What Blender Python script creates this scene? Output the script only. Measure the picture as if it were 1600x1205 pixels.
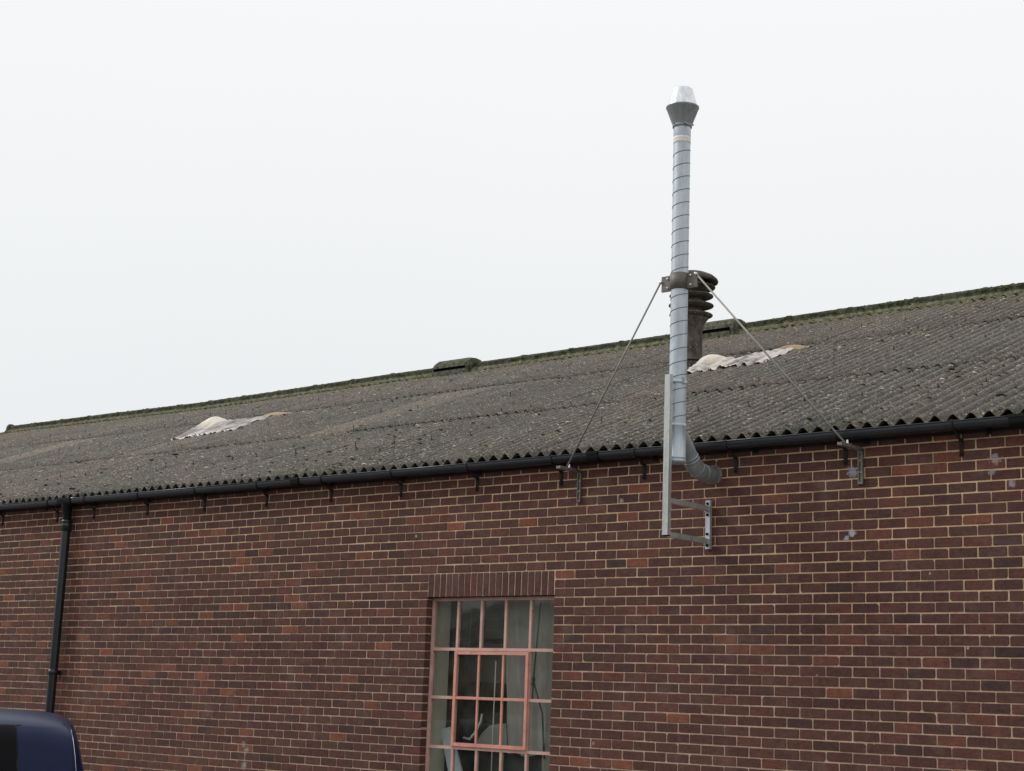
import bpy, math, random
from mathutils import Vector, Matrix, noise

random.seed(7)
for o in list(bpy.data.objects): bpy.data.objects.remove(o)
S = bpy.context.scene
COL = S.collection
PI = math.pi

# ------------------------------------------------------------------ camera
cam = bpy.data.cameras.new("camera"); cam_o = bpy.data.objects.new("camera", cam); COL.objects.link(cam_o)
rt = (0.76589, 0.64191, 0.03698); dn = (-0.09675, 0.17192, -0.98035); fw = (-0.63565, 0.74726, 0.19377)
cam_o.matrix_world = Matrix(((rt[0], -dn[0], -fw[0], 8.898), (rt[1], -dn[1], -fw[1], -11.164), (rt[2], -dn[2], -fw[2], 2.2), (0, 0, 0, 1)))
cam.sensor_width = 36; cam.lens = 56.1; cam.clip_start = .1; cam.clip_end = 3000
S.camera = cam_o

# ------------------------------------------------------------------ overcast sky + soft sun
SUN_EL, SUN_AZ = math.radians(38), math.radians(245)      # azimuth clockwise from +y
W = bpy.data.worlds.new("World"); S.world = W; W.use_nodes = True
nt = W.node_tree; nt.nodes.clear()
out = nt.nodes.new('ShaderNodeOutputWorld'); bg = nt.nodes.new('ShaderNodeBackground')
sky = nt.nodes.new('ShaderNodeTexSky'); sky.sky_type = 'NISHITA'; sky.sun_disc = False
sky.sun_elevation = SUN_EL; sky.sun_rotation = SUN_AZ; sky.dust_density = 6
tc = nt.nodes.new('ShaderNodeTexCoord'); sep = nt.nodes.new('ShaderNodeSeparateXYZ')
nt.links.new(tc.outputs['Generated'], sep.inputs[0])
rp = nt.nodes.new('ShaderNodeValToRGB')                     # cloud deck: a little brighter towards the zenith
rp.color_ramp.elements[0].position = 0.0; rp.color_ramp.elements[0].color = (7.85, 8.2, 8.4, 1)
rp.color_ramp.elements[1].position = 0.42; rp.color_ramp.elements[1].color = (9.55, 9.62, 9.66, 1)
e = rp.color_ramp.elements.new(1.0); e.color = (10.9, 10.9, 10.9, 1)
nt.links.new(sep.outputs['Z'], rp.inputs[0])
cn = nt.nodes.new('ShaderNodeTexNoise'); cn.inputs['Scale'].default_value = 1.6; cn.inputs['Detail'].default_value = 3
nt.links.new(tc.outputs['Generated'], cn.inputs[0])
cm = nt.nodes.new('ShaderNodeMapRange'); cm.inputs['To Min'].default_value = .975; cm.inputs['To Max'].default_value = 1.025
nt.links.new(cn.outputs['Fac'], cm.inputs['Value'])
mul = nt.nodes.new('ShaderNodeMixRGB'); mul.blend_type = 'MULTIPLY'; mul.inputs[0].default_value = 1
nt.links.new(rp.outputs[0], mul.inputs[1]); nt.links.new(cm.outputs[0], mul.inputs[2])
mx = nt.nodes.new('ShaderNodeMixRGB'); mx.inputs[0].default_value = .97
nt.links.new(sky.outputs[0], mx.inputs[1]); nt.links.new(mul.outputs[0], mx.inputs[2])
nt.links.new(mx.outputs[0], bg.inputs['Color']); bg.inputs['Strength'].default_value = .1
nt.links.new(bg.outputs[0], out.inputs['Surface'])
sl = bpy.data.lights.new("sun", 'SUN'); sl.energy = 1.5; sl.angle = math.radians(16); sl.color = (1, .985, .96)
so = bpy.data.objects.new("sun", sl); COL.objects.link(so)
sd = Vector((math.sin(SUN_AZ)*math.cos(SUN_EL), math.cos(SUN_AZ)*math.cos(SUN_EL), math.sin(SUN_EL)))
so.rotation_euler = sd.to_track_quat('Z', 'Y').to_euler(); so.location = sd*60
S.view_settings.view_transform = 'Standard'; S.view_settings.look = 'None'
S.view_settings.gamma = 1; S.view_settings.exposure = 0.0; S.view_settings.use_curve_mapping = False
S.render.resolution_x = 1024; S.render.resolution_y = 771

# ------------------------------------------------------------------ helpers
def root_loc(o):
    v = Vector((0, 0, 0))
    while o: v += o.location; o = o.parent
    return v
class MB:
    def __init__(s): s.v = []; s.f = []; s.c = []; s.sm = []
    def add(s, vs, fs, col=None, smooth=False):
        n = len(s.v); s.v += [tuple(v) for v in vs]; s.f += [tuple(n+i for i in f) for f in fs]
        s.c += [col or (1, 1, 1, 1)]*len(vs); s.sm += [smooth]*len(fs); return s
    def box(s, a, b, col=None):
        x0, y0, z0 = a; x1, y1, z1 = b
        vs = [(x0,y0,z0),(x1,y0,z0),(x1,y1,z0),(x0,y1,z0),(x0,y0,z1),(x1,y0,z1),(x1,y1,z1),(x0,y1,z1)]
        return s.add(vs, [(0,3,2,1),(4,5,6,7),(0,1,5,4),(1,2,6,5),(2,3,7,6),(3,0,4,7)], col)
    def bar(s, p, q, w, h, up=(0, 0, 1), col=None):
        p = Vector(p); q = Vector(q); d = (q-p).normalized(); u = Vector(up)
        if abs(d.dot(u)) > .98: u = Vector((0, 1, 0))
        r = d.cross(u).normalized()*(w/2); u = r.cross(d).normalized()*(h/2)
        vs = [c+sx*r+su*u for c in (p, q) for sx, su in ((-1,-1),(1,-1),(1,1),(-1,1))]
        return s.add(vs, [(0,3,2,1),(4,5,6,7),(0,1,5,4),(1,2,6,5),(2,3,7,6),(3,0,4,7)], col)
    def lathe(s, prof, c=(0, 0, 0), n=32, axis=(0, 0, 1), smooth=True, caps=False):
        ax = Vector(axis).normalized(); t = Vector((1, 0, 0)) if abs(ax.x) < .9 else Vector((0, 1, 0))
        a = ax.cross(t).normalized(); b = ax.cross(a); c = Vector(c); vs = []; fs = []
        for r, z in prof:
            for k in range(n):
                th = 2*PI*k/n; vs.append(c+ax*z+(a*math.cos(th)+b*math.sin(th))*r)
        for i in range(len(prof)-1):
            for k in range(n):
                k2 = (k+1) % n; fs.append((i*n+k, i*n+k2, (i+1)*n+k2, (i+1)*n+k))
        if caps: fs.append(tuple(range(n))[::-1]); fs.append(tuple((len(prof)-1)*n+k for k in range(n)))
        return s.add(vs, fs, smooth=smooth)
    def tube(s, pts, r, n=12, caps=True, smooth=True):
        pts = [Vector(p) for p in pts]; R = r if hasattr(r, '__len__') else [r]*len(pts); vs = []; fs = []
        d0 = (pts[1]-pts[0]).normalized(); t = Vector((0, 0, 1)) if abs(d0.z) < .9 else Vector((1, 0, 0))
        a = d0.cross(t).normalized()
        for i, p in enumerate(pts):
            d = ((pts[min(i+1, len(pts)-1)]-pts[max(i-1, 0)])).normalized()
            a = (a-d*a.dot(d)).normalized(); b = d.cross(a)
            for k in range(n): th = 2*PI*k/n; vs.append(p+(a*math.cos(th)+b*math.sin(th))*R[i])
        for i in range(len(pts)-1):
            for k in range(n):
                k2 = (k+1) % n; fs.append((i*n+k, i*n+k2, (i+1)*n+k2, (i+1)*n+k))
        if caps: fs.append(tuple(range(n))[::-1]); fs.append(tuple((len(pts)-1)*n+k for k in range(n)))
        return s.add(vs, fs, smooth=smooth)
    def build(s, name, m, parent=None, origin=(0, 0, 0), colattr=False, label=None):
        me = bpy.data.meshes.new(name); og = Vector(origin)
        me.from_pydata([tuple(Vector(v)-og) for v in s.v], [], s.f); me.materials.append(m)
        if any(s.sm): me.polygons.foreach_set('use_smooth', s.sm)
        if colattr:
            at = me.color_attributes.new('tint', 'FLOAT_COLOR', 'POINT')
            at.data.foreach_set('color', [x for c in s.c for x in c])
        o = bpy.data.objects.new(name, me); COL.objects.link(o)
        if parent is not None:
            o.parent = parent; o.location = og-root_loc(parent)
        else: o.location = og
        if label: o['label'] = label
        return o
def thing(name, label, cat, loc=(0, 0, 0), group=None):
    o = bpy.data.objects.new(name, None); COL.objects.link(o); o.location = loc; o.empty_display_size = .2
    tag(o, label, cat, group); return o
def tag(o, label, cat, group=None):
    o['label'] = label; o['category'] = cat
    if group: o['group'] = group
    return o
def interp(tab, x):
    if x <= tab[0][0]: return tab[0][1]
    for (a, u), (b, v) in zip(tab, tab[1:]):
        if x <= b: return u+(v-u)*(x-a)/(b-a)
    return tab[-1][1]

# ------------------------------------------------------------------ material helpers
class NT:
    def __init__(s, name):
        s.m = bpy.data.materials.new(name); s.m.use_nodes = True; s.t = s.m.node_tree
        s.b = s.t.nodes['Principled BSDF']
        g = s.t.nodes.new('ShaderNodeNewGeometry'); s.pos = g.outputs['Position']; s.geo = g
    def n(s, ty, **kw):
        nd = s.t.nodes.new(ty)
        for k, v in kw.items(): setattr(nd, k, v)
        return nd
    def l(s, a, b): s.t.links.new(a, b)
    def map(s, scale=(1, 1, 1), loc=(0, 0, 0), src=None):
        m = s.n('ShaderNodeMapping'); m.inputs['Scale'].default_value = scale; m.inputs['Location'].default_value = loc
        s.l(src or s.pos, m.inputs['Vector']); return m.outputs[0]
    def noise(s, scale, detail=4, rough=.55, vec=None, dist=0):
        x = s.n('ShaderNodeTexNoise'); x.inputs['Scale'].default_value = scale; x.inputs['Detail'].default_value = detail
        x.inputs['Roughness'].default_value = rough; x.inputs['Distortion'].default_value = dist
        s.l(vec or s.pos, x.inputs['Vector']); return x.outputs['Fac']
    def vor(s, scale, vec=None, out='Distance', feat='F1'):
        x = s.n('ShaderNodeTexVoronoi'); x.feature = feat; x.inputs['Scale'].default_value = scale
        s.l(vec or s.pos, x.inputs['Vector']); return x.outputs[out]
    def ramp(s, fac, stops):
        r = s.n('ShaderNodeValToRGB'); el = r.color_ramp.elements
        while len(el) < len(stops): el.new(.5)
        for e, (p, c) in zip(el, stops):
            e.position = p; e.color = (c, c, c, 1) if isinstance(c, (int, float)) else (*c, 1)
        s.l(fac, r.inputs[0]); return r.outputs[0]
    def mix(s, fac, a, b, mode='MIX'):
        x = s.n('ShaderNodeMixRGB'); x.blend_type = mode
        for i, v in ((0, fac), (1, a), (2, b)):
            if isinstance(v, (int, float)): x.inputs[i].default_value = v if i == 0 else (v, v, v, 1)
            elif isinstance(v, tuple): x.inputs[i].default_value = (*v, 1)
            else: s.l(v, x.inputs[i])
        return x.outputs[0]
    def math(s, op, a, b=0.0, clamp=False):
        x = s.n('ShaderNodeMath'); x.operation = op; x.use_clamp = clamp
        for i, v in ((0, a), (1, b)):
            if isinstance(v, (int, float)): x.inputs[i].default_value = v
            else: s.l(v, x.inputs[i])
        return x.outputs[0]
    def rng(s, v, a, b, c=0., d=1.):
        x = s.n('ShaderNodeMapRange'); x.inputs['From Min'].default_value = a; x.inputs['From Max'].default_value = b
        x.inputs['To Min'].default_value = c; x.inputs['To Max'].default_value = d; s.l(v, x.inputs['Value']); return x.outputs[0]
    def blob(s, p, rad, fuzz=.5, nscale=25):
        """soft-edged irregular spot of radius rad around world point p (a splash of paint, a stain)"""
        d = s.n('ShaderNodeVectorMath'); d.operation = 'DISTANCE'; s.l(s.pos, d.inputs[0]); d.inputs[1].default_value = p
        nn = s.noise(nscale, 5, .65)
        v = s.math('ADD', s.math('DIVIDE', d.outputs['Value'], rad), s.math('MULTIPLY', s.math('SUBTRACT', nn, .5), 2.6*fuzz))
        return s.rng(v, 1.0, .45, 0, .8)
    def bump(s, h, strength=.3, dist=.01):
        b = s.n('ShaderNodeBump'); b.inputs['Strength'].default_value = strength; b.inputs['Distance'].default_value = dist
        s.l(h, b.inputs['Height']); s.l(b.outputs[0], s.b.inputs['Normal'])
    def fin(s, col=None, rough=.8, metal=0., spec=.5):
        if col is not None:
            if isinstance(col, tuple): s.b.inputs['Base Color'].default_value = (*col, 1)
            else: s.l(col, s.b.inputs['Base Color'])
        if isinstance(rough, (int, float)): s.b.inputs['Roughness'].default_value = rough
        else: s.l(rough, s.b.inputs['Roughness'])
        s.b.inputs['Metallic'].default_value = metal; s.b.inputs['Specular IOR Level'].default_value = spec
        return s.m

# ------------------------------------------------------------------ materials
PITCH = .14151; XC = -8.771        # a corrugation crest stands at XC, then every PITCH
def stains(t, col):
    for p, r, c, f in (((2.925, 0, 3.575), .035, (.55, .57, .6), .8), ((2.875, 0, 3.535), .03, (.5, .52, .55), .8),
                       ((2.93, 0, 4.055), .05, (.38, .42, .5), .7), ((4.10, 0, 4.08), .05, (.42, .40, .40), 1.), ((4.07, 0, 3.98), .03, (.34, .32, .33), 1.),
                       ((4.22, 0, 3.89), .035, (.4, .38, .39), 1.1), ((-4.05, 0, 1.66), .035, (.40, .35, .33), .5),
                       ((-4.0, 0, 1.60), .04, (.40, .36, .34), .7), ((-4.02, 0, 1.45), .05, (.42, .38, .36), .9), ((.46, 0, 1.87), .02, (.5, .28, .2), .6),
                       ((-1.74, 0, 3.724), .018, (.5, .46, .42), .6), ((.70, 0, 3.945), .025, (.45, .40, .36), .7),
                       ((3.57, 0, 3.25), .012, (.5, .48, .5), .4), ((4.03, 0, 2.79), .009, (.6, .6, .6), .1), ((3.86, 0, 2.70), .012, (.55, .5, .48), .4),
                       ((3.10, 0, 1.99), .012, (.5, .42, .36), .4), ((2.62, 0, 2.48), .012, (.4, .4, .42), .4), ((-2.6, 0, 3.93), .01, (.4, .36, .36), .4)):
        col = t.mix(t.blob(p, r, f*1.25, 34), col, tuple(q*.8 for q in c))
    return col
def mat_brick():
    t = NT('brick'); a = t.n('ShaderNodeAttribute'); a.attribute_name = 'tint'
    fine = t.noise(42, 5, .7); mid = t.noise(9, 3, .5); streak = t.noise(1, 4, .6, t.map((7, 7, 150)))
    big = t.noise(.55, 3, .5)
    c = t.mix(1, a.outputs['Color'], t.ramp(fine, [(.25, .62), (.5, 1), (.8, 1.35)]), 'MULTIPLY')
    c = t.mix(.55, c, t.ramp(streak, [(.3, .65), (.5, 1), (.72, 1.3)]), 'MULTIPLY')
    c = t.mix(1, c, t.ramp(mid, [(.3, (.86, .86, .88)), (.7, (1.16, 1.13, 1.09))]), 'MULTIPLY')
    c = t.mix(1, c, t.ramp(big, [(.3, .88), (.7, 1.13)]), 'MULTIPLY')
    spots = t.ramp(t.vor(38), [(0, 1), (.10, 1), (.14, 0)])
    gate = t.ramp(t.noise(5, 2), [(.56, 0), (.66, .5)])
    c = t.mix(t.math('MULTIPLY', spots, gate), c, (.20, .15, .12))
    patchy = t.ramp(t.noise(24, 4, .7), [(.3, .82), (.5, 1), (.7, 1.2)])
    c = t.mix(1, c, patchy, 'MULTIPLY')
    dust = t.ramp(t.noise(3.1, 5, .65), [(.55, 0), (.75, .3)])
    c = t.mix(dust, c, (.23, .175, .15))
    c = stains(t, c)
    t.bump(t.math('ADD', fine, streak), .5, .004)
    return t.fin(c, .88, spec=.3)
def mat_mortar():
    t = NT('mortar'); fine = t.noise(70, 5, .7); mid = t.noise(6, 4, .6)
    sp = t.n('ShaderNodeSeparateXYZ'); t.l(t.pos, sp.inputs[0])
    up = t.math('ADD', t.rng(sp.outputs['Z'], 2.6, 4.0), t.math('MULTIPLY', t.math('SUBTRACT', t.noise(.8, 3), .5), 1.2), clamp=True)
    c = t.mix(up, (.52, .365, .27), (.64, .45, .285))
    c = t.mix(1, c, t.ramp(fine, [(.25, .72), (.55, 1), (.8, 1.12)]), 'MULTIPLY')
    c = t.mix(1, c, t.ramp(mid, [(.3, .68), (.6, 1.08)]), 'MULTIPLY')
    dirt = t.ramp(t.noise(2.2, 5, .7), [(.52, 0), (.72, .6)])
    c = t.mix(dirt, c, (.17, .125, .105))
    c = stains(t, c)
    t.bump(fine, .6, .004)
    return t.fin(c, .95, spec=.2)
def mat_roof(name='roof_cement', base=(.118, .108, .100)):
    t = NT(name); a = t.n('ShaderNodeAttribute'); a.attribute_name = 'tint'
    fine = t.noise(48, 6, .75); mid = t.noise(7, 5, .65); big = t.noise(.7, 4, .6)
    run = t.noise(1, 5, .65, t.map((16, 1.6, 1.6)))
    c = t.mix(1, a.outputs['Color'], base, 'MULTIPLY')
    c = t.mix(1, c, t.ramp(fine, [(.28, .70), (.5, .96), (.75, 1.3)]), 'MULTIPLY')
    c = t.mix(1, c, t.ramp(mid, [(.3, (.74, .76, .76)), (.7, (1.22, 1.18, 1.13))]), 'MULTIPLY')
    c = t.mix(.7, c, t.ramp(run, [(.3, .74), (.7, 1.22)]), 'MULTIPLY')
    c = t.mix(1, c, t.ramp(big, [(.35, (.82, .87, .87)), (.65, (1.2, 1.12, 1.08))]), 'MULTIPLY')
    blotch = t.noise(2.1, 6, .72)
    c = t.mix(1, c, t.ramp(blotch, [(.34, (.72, .75, .74)), (.5, 1.0), (.66, (1.32, 1.24, 1.18))]), 'MULTIPLY')
    # algae film, pale lichen rosettes in three sizes
    alg = t.ramp(t.noise(4.5, 6, .7), [(.5, 0), (.68, .55)])
    c = t.mix(alg, c, (.105, .103, .062))
    sp = t.n('ShaderNodeSeparateXYZ'); t.l(t.pos, sp.inputs[0])
    near = t.math('MULTIPLY', t.rng(sp.outputs[1], 6.1, 7.3), t.ramp(t.noise(9, 5, .7), [(.36, 0), (.56, .75)]), clamp=True)
    c = t.mix(near, c, (.165, .142, .085))
    # crests lightened in the colour to paint in the corrugations' light and shade
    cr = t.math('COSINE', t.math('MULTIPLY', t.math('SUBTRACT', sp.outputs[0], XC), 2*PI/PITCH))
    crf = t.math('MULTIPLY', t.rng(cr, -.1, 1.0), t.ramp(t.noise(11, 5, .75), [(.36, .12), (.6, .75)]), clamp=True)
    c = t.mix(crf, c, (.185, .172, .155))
    for sc, th, g0, colr, am, off in ((15, .16, .50, (.46, .42, .34), .9, 0), (27, .22, .42, (.40, .365, .30), .9, 5), (44, .26, .38, (.36, .33, .27), .85, 9), (9, .11, .53, (.60, .56, .48), .95, 17), (22, .17, .53, (.26, .24, .10), .8, 31)):
        v = t.map((1, .8, 1), (off, off*.7, 0))
        wob = t.n('ShaderNodeVectorMath'); wob.operation = 'ADD'; t.l(v, wob.inputs[0])
        nz = t.n('ShaderNodeTexNoise'); nz.inputs['Scale'].default_value = 60; t.l(t.pos, nz.inputs[0])
        sc2 = t.n('ShaderNodeVectorMath'); sc2.operation = 'SCALE'; sc2.inputs['Scale'].default_value = .035; t.l(nz.outputs['Color'], sc2.inputs[0])
        t.l(sc2.outputs[0], wob.inputs[1])
        d = t.ramp(t.vor(sc, wob.outputs[0]), [(0, 1), (th, 1), (th+.05, 0)])
        g = t.ramp(t.noise(2.3+off*.13, 4, .7, t.map((1, 1, 1), (off, 3, 0))), [(g0, 0), (g0+.09, am)])
        c = t.mix(t.math('MULTIPLY', d, g), c, colr)
    dk = t.ramp(t.vor(13, t.map((1, 1, 1), (3, 8, 1))), [(0, 1), (.12, 1), (.2, 0)])
    c = t.mix(t.math('MULTIPLY', dk, t.ramp(t.noise(3.3, 3), [(.42, 0), (.55, .8)])), c, (.045, .045, .03))
    t.bump(t.math('ADD', fine, mid), 1., .02)
    return t.fin(c, .93, spec=.25)
def mat_moss(name='moss', c0=(.026, .032, .010), c1=(.105, .100, .026)):
    t = NT(name); a = t.noise(14, 4, .6); f = t.noise(120, 4, .7)
    c = t.mix(t.ramp(a, [(.4, 0), (.62, 1)]), c0, c1)
    c = t.mix(1, c, t.ramp(f, [(.25, .5), (.75, 1.5)]), 'MULTIPLY')
    t.bump(f, .9, .01); return t.fin(c, 1, spec=.1)
def mat_ridge(name='mossy_ridge', c0=(.020, .026, .010), c1=(.090, .095, .060), cut=.60):
    t = NT(name); f = t.noise(45, 6, .7); m = t.noise(13, 6, .72)
    c = t.mix(t.ramp(m, [(.42, 0), (.60, 1)]), c0, c1)
    c = t.mix(t.ramp(t.noise(17, 5, .7), [(cut, 0), (cut+.1, .7)]), c, (.20, .195, .16))
    c = t.mix(1, c, t.ramp(f, [(.25, .55), (.75, 1.45)]), 'MULTIPLY')
    t.bump(f, .9, .02); return t.fin(c, .95, spec=.2)
def mat_cement():
    t = NT('weathered_cement'); f = t.noise(45, 6, .75); m = t.noise(8, 5, .65); v = t.noise(1, 4, .6, t.map((14, 14, 2)))
    c = t.mix(t.ramp(m, [(.35, 0), (.65, 1)]), (.055, .046, .040), (.135, .115, .100))
    c = t.mix(.6, c, t.ramp(v, [(.3, .6), (.7, 1.35)]), 'MULTIPLY')
    c = t.mix(1, c, t.ramp(f, [(.25, .55), (.75, 1.45)]), 'MULTIPLY')
    sp = t.math('MULTIPLY', t.ramp(t.vor(30), [(0, 1), (.17, 1), (.22, 0)]), t.ramp(t.noise(6, 3), [(.46, 0), (.56, .8)]))
    c = t.mix(sp, c, (.42, .40, .36))
    t.bump(f, .7, .01); return t.fin(c, .92, spec=.2)
def mat_galv(name='galvanised_steel', base=(.50, .555, .60), rough=.45, metal=.5):
    t = NT(name); sp = t.vor(22, t.map((1, 1, .6)), out='Color'); s2 = t.n('ShaderNodeSeparateColor'); t.l(sp, s2.inputs[0])
    run = t.noise(1, 5, .6, t.map((26, 26, 1.8))); f = t.noise(30, 4, .6)
    c = t.mix(1, base, t.ramp(s2.outputs[0], [(0, .93), (1, 1.06)]), 'MULTIPLY')
    c = t.mix(1, c, t.ramp(run, [(.3, (.84, .84, .83)), (.65, (1.05, 1.05, 1.06))]), 'MULTIPLY')
    c = t.mix(1, c, t.ramp(f, [(.3, .93), (.7, 1.05)]), 'MULTIPLY')
    c = t.mix(t.ramp(t.noise(1, 6, .7, t.map((9, 9, 2.2))), [(.54, 0), (.74, .5)]), c, (.27, .255, .23))
    t.bump(f, .1, .003)
    return t.fin(c, t.rng(f, .3, .7, rough-.08, rough+.12), metal)
def mat_simple(name, col, rough=.6, metal=0., spec=.5, ns=30, amp=.15, bump=.1):
    t = NT(name); f = t.noise(ns, 5, .6); m = t.noise(ns/8, 3, .6)
    c = t.mix(1, col, t.ramp(f, [(.3, 1-amp), (.7, 1+amp)]), 'MULTIPLY')
    c = t.mix(1, c, t.ramp(m, [(.3, 1-amp), (.7, 1+amp)]), 'MULTIPLY')
    t.bump(f, bump, .004); return t.fin(c, rough, metal, spec)
def mat_paint(name, col):
    t = NT(name); f = t.noise(60, 5, .7); m = t.noise(7, 5, .65); ch = t.noise(26, 6, .75)
    c = t.mix(1, col, t.ramp(m, [(.3, (.80, .78, .76)), (.7, (1.12, 1.14, 1.16))]), 'MULTIPLY')
    c = t.mix(t.ramp(ch, [(.60, 0), (.66, .8)]), c, (.17, .085, .055))
    c = t.mix(t.ramp(t.noise(15, 5, .7, t.map((1, 1, 1), (5, 5, 5))), [(.60, 0), (.70, .6)]), c, (.62, .52, .42))
    t.bump(f, .4, .004); return t.fin(c, .65, 0, .35)
def mat_sheeting():
    t = NT('torn_sheeting'); m = t.noise(4.5, 4, .6); f = t.noise(30, 5, .7)
    a = t.n('ShaderNodeAttribute'); a.attribute_name = 'tint'
    c = t.mix(t.ramp(m, [(.55, 0), (.72, .35)]), a.outputs['Color'], (.50, .38, .26))
    c = t.mix(1, c, t.ramp(f, [(.3, .78), (.6, 1.08)]), 'MULTIPLY')
    t.bump(f, .4, .01); return t.fin(c, .75, spec=.3)
def mat_glass():
    m = bpy.data.materials.new('window_glass'); m.use_nodes = True; t = m.node_tree; t.nodes.clear()
    o = t.nodes.new('ShaderNodeOutputMaterial'); mxs = t.nodes.new('ShaderNodeMixShader')
    tr = t.nodes.new('ShaderNodeBsdfTransparent'); tr.inputs[0].default_value = (.965, .975, .96, 1)
    gl = t.nodes.new('ShaderNodeBsdfGlossy'); gl.inputs['Roughness'].default_value = .03; gl.inputs[0].default_value = (.72, .74, .70, 1)
    fr = t.nodes.new('ShaderNodeFresnel'); fr.inputs['IOR'].default_value = 1.5
    nz = t.nodes.new('ShaderNodeTexNoise'); nz.inputs['Scale'].default_value = 3
    g = t.nodes.new('ShaderNodeNewGeometry'); t.links.new(g.outputs['Position'], nz.inputs[0])
    b = t.nodes.new('ShaderNodeBump'); b.inputs['Strength'].default_value = .05; b.inputs['Distance'].default_value = .02
    t.links.new(nz.outputs['Fac'], b.inputs['Height']); t.links.new(b.outputs[0], gl.inputs['Normal'])
    # film of dust on the pane
    df = t.nodes.new('ShaderNodeBsdfDiffuse'); df.inputs[0].default_value = (.32, .33, .28, 1)
    mz = t.nodes.new('ShaderNodeMapRange'); nz2 = t.nodes.new('ShaderNodeTexNoise'); nz2.inputs['Scale'].default_value = 7; nz2.inputs['Detail'].default_value = 6
    t.links.new(g.outputs['Position'], nz2.inputs[0]); t.links.new(nz2.outputs['Fac'], mz.inputs['Value'])
    mz.inputs['From Min'].default_value = .35; mz.inputs['From Max'].default_value = .75; mz.inputs['To Min'].default_value = .01; mz.inputs['To Max'].default_value = .07
    m2 = t.nodes.new('ShaderNodeMixShader'); t.links.new(mz.outputs[0], m2.inputs[0]); t.links.new(tr.outputs[0], m2.inputs[1]); t.links.new(df.outputs[0], m2.inputs[2])
    ior = t.nodes.new('ShaderNodeMapRange'); ior.inputs['To Min'].default_value = 1.5; ior.inputs['To Max'].default_value = 1/1.5   # same reflectance from both faces of the sheet
    t.links.new(g.outputs['Backfacing'], ior.inputs['Value']); t.links.new(ior.outputs[0], fr.inputs['IOR'])
    t.links.new(fr.outputs[0], mxs.inputs[0]); t.links.new(m2.outputs[0], mxs.inputs[1]); t.links.new(gl.outputs[0], mxs.inputs[2])
    t.links.new(mxs.outputs[0], o.inputs[0]); return m

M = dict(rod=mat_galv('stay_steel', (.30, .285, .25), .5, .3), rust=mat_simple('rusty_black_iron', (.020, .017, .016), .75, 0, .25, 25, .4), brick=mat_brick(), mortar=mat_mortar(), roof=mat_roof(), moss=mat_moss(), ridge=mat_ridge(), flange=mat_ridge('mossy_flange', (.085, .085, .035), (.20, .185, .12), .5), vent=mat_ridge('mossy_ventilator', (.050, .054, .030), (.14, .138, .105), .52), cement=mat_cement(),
         galv=mat_galv(), galv_dark=mat_galv('dull_shaded_galvanised', (.30, .315, .325), .55, .5), sheeting=mat_sheeting(), glass=mat_glass(),
         rail=mat_galv('rail_steel', (.52, .54, .52), .4, .55),
         seam=mat_simple('pipe_seam', (.11, .12, .135), .6, .3),
         gutter=mat_simple('black_gutter', (.011, .013, .017), .30, 0, .55, 18, .25, .12),
         black=mat_simple('black_iron_and_shade', (.006, .006, .006), .75, 0, .25, 25, .3),
         eaves_dark=mat_simple('dark_eaves_coat', (.02, .018, .017), .8, 0, .3, 20, .3),
         bracket=mat_simple('weathered_steel', (.20, .19, .17), .55, .5, .5, 40, .3),
         clamp=mat_simple('brown_steel', (.135, .118, .105), .55, .2, .5, 30, .2),
         bright=mat_simple('bright_nut', (.75, .76, .78), .35, .8, .5, 40, .1),
         tape=mat_simple('pale_label_tape', (.72, .68, .66), .6, 0, .4, 40, .08),
         red=mat_paint('red_oxide_paint', (.66, .30, .225)), red_faded=mat_paint('faded_red_oxide', (.58, .36, .31)),
         wood=mat_simple('dark_timber', (.05, .04, .03), .8),
         bolt=mat_simple('rusty_bolt', (.012, .010, .009), .85, .0),
         plaster=mat_simple('interior_plaster', (.62, .62, .52), .9, 0, .2, 6, .05),
         plaster2=mat_simple('olive_cloth', (.36, .36, .27), .9, 0, .2, 6, .1),
         asphalt=mat_simple('worn_concrete_yard', (.19, .185, .175), .9, 0, .3, 90, .3, .5),
         concrete=mat_simple('concrete', (.3, .29, .27), .9, 0, .3, 30, .15, .3),
         fabric=mat_simple('pale_fabric', (.34, .345, .32), .9, 0, .2, 10, .06),
         white=mat_simple('white_board', (.60, .66, .70), .6, 0, .4, 10, .03),
         dark=mat_simple('dark_object', (.035, .045, .045), .6, 0, .4, 20, .2),
         teal=mat_simple('dark_beam_paint', (.05, .07, .07), .6, 0, .4, 20, .2))

# ------------------------------------------------------------------ ground
g = MB(); g.add([(-900, -900, -.02), (900, -900, -.02), (900, 900, -.02), (-900, 900, -.02)], [(0, 1, 2, 3)])
mg = mat_simple('far_ground', (.09, .09, .07), .95, 0, .2, .3, .2); gr = g.build('ground', mg); gr['kind'] = 'structure'
y_ = MB(); y_.box((-40, -30, -.3), (25, -.0, 0)); yo = y_.build('yard', M['asphalt']); yo['kind'] = 'structure'

# ------------------------------------------------------------------ building
CP, BP, Z0 = .08041, .225, 3.358
DX = [(-60, -.09), (-37.5, -.058), (-34.5, -.046), (-31.5, -.027), (-28.5, -.006), (-25.5, .0146), (-22.5, .022), (-18.5, .026), (-13.5, .033), (-10.5, .031),
      (-7.5, .022), (-5.5, .006), (-3.5, -.003), (0, -.014), (4, -.0195), (8, -.021), (12, -.006), (16, .0065), (19, .015), (28, .03)]
def ux(u): return u*BP+interp(DX, u)
DZ = [(-20, -.022), (-8.8, -.022), (-6.4, -.018), (-4.4, -.012), (-2.7, 0), (7, 0)]
def vz(v, x):
    k = min(1, max(0, (v+10)/10)); return Z0-v*CP+interp(DZ, x)*k
bld = thing('brick_building', 'long single storey brown brick workshop with corrugated roof and red framed window', 'building', (-7.5, 0, 0))
WX0, WX1, WT = -22.0, 7.0, 4.36           # wall extents
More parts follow.
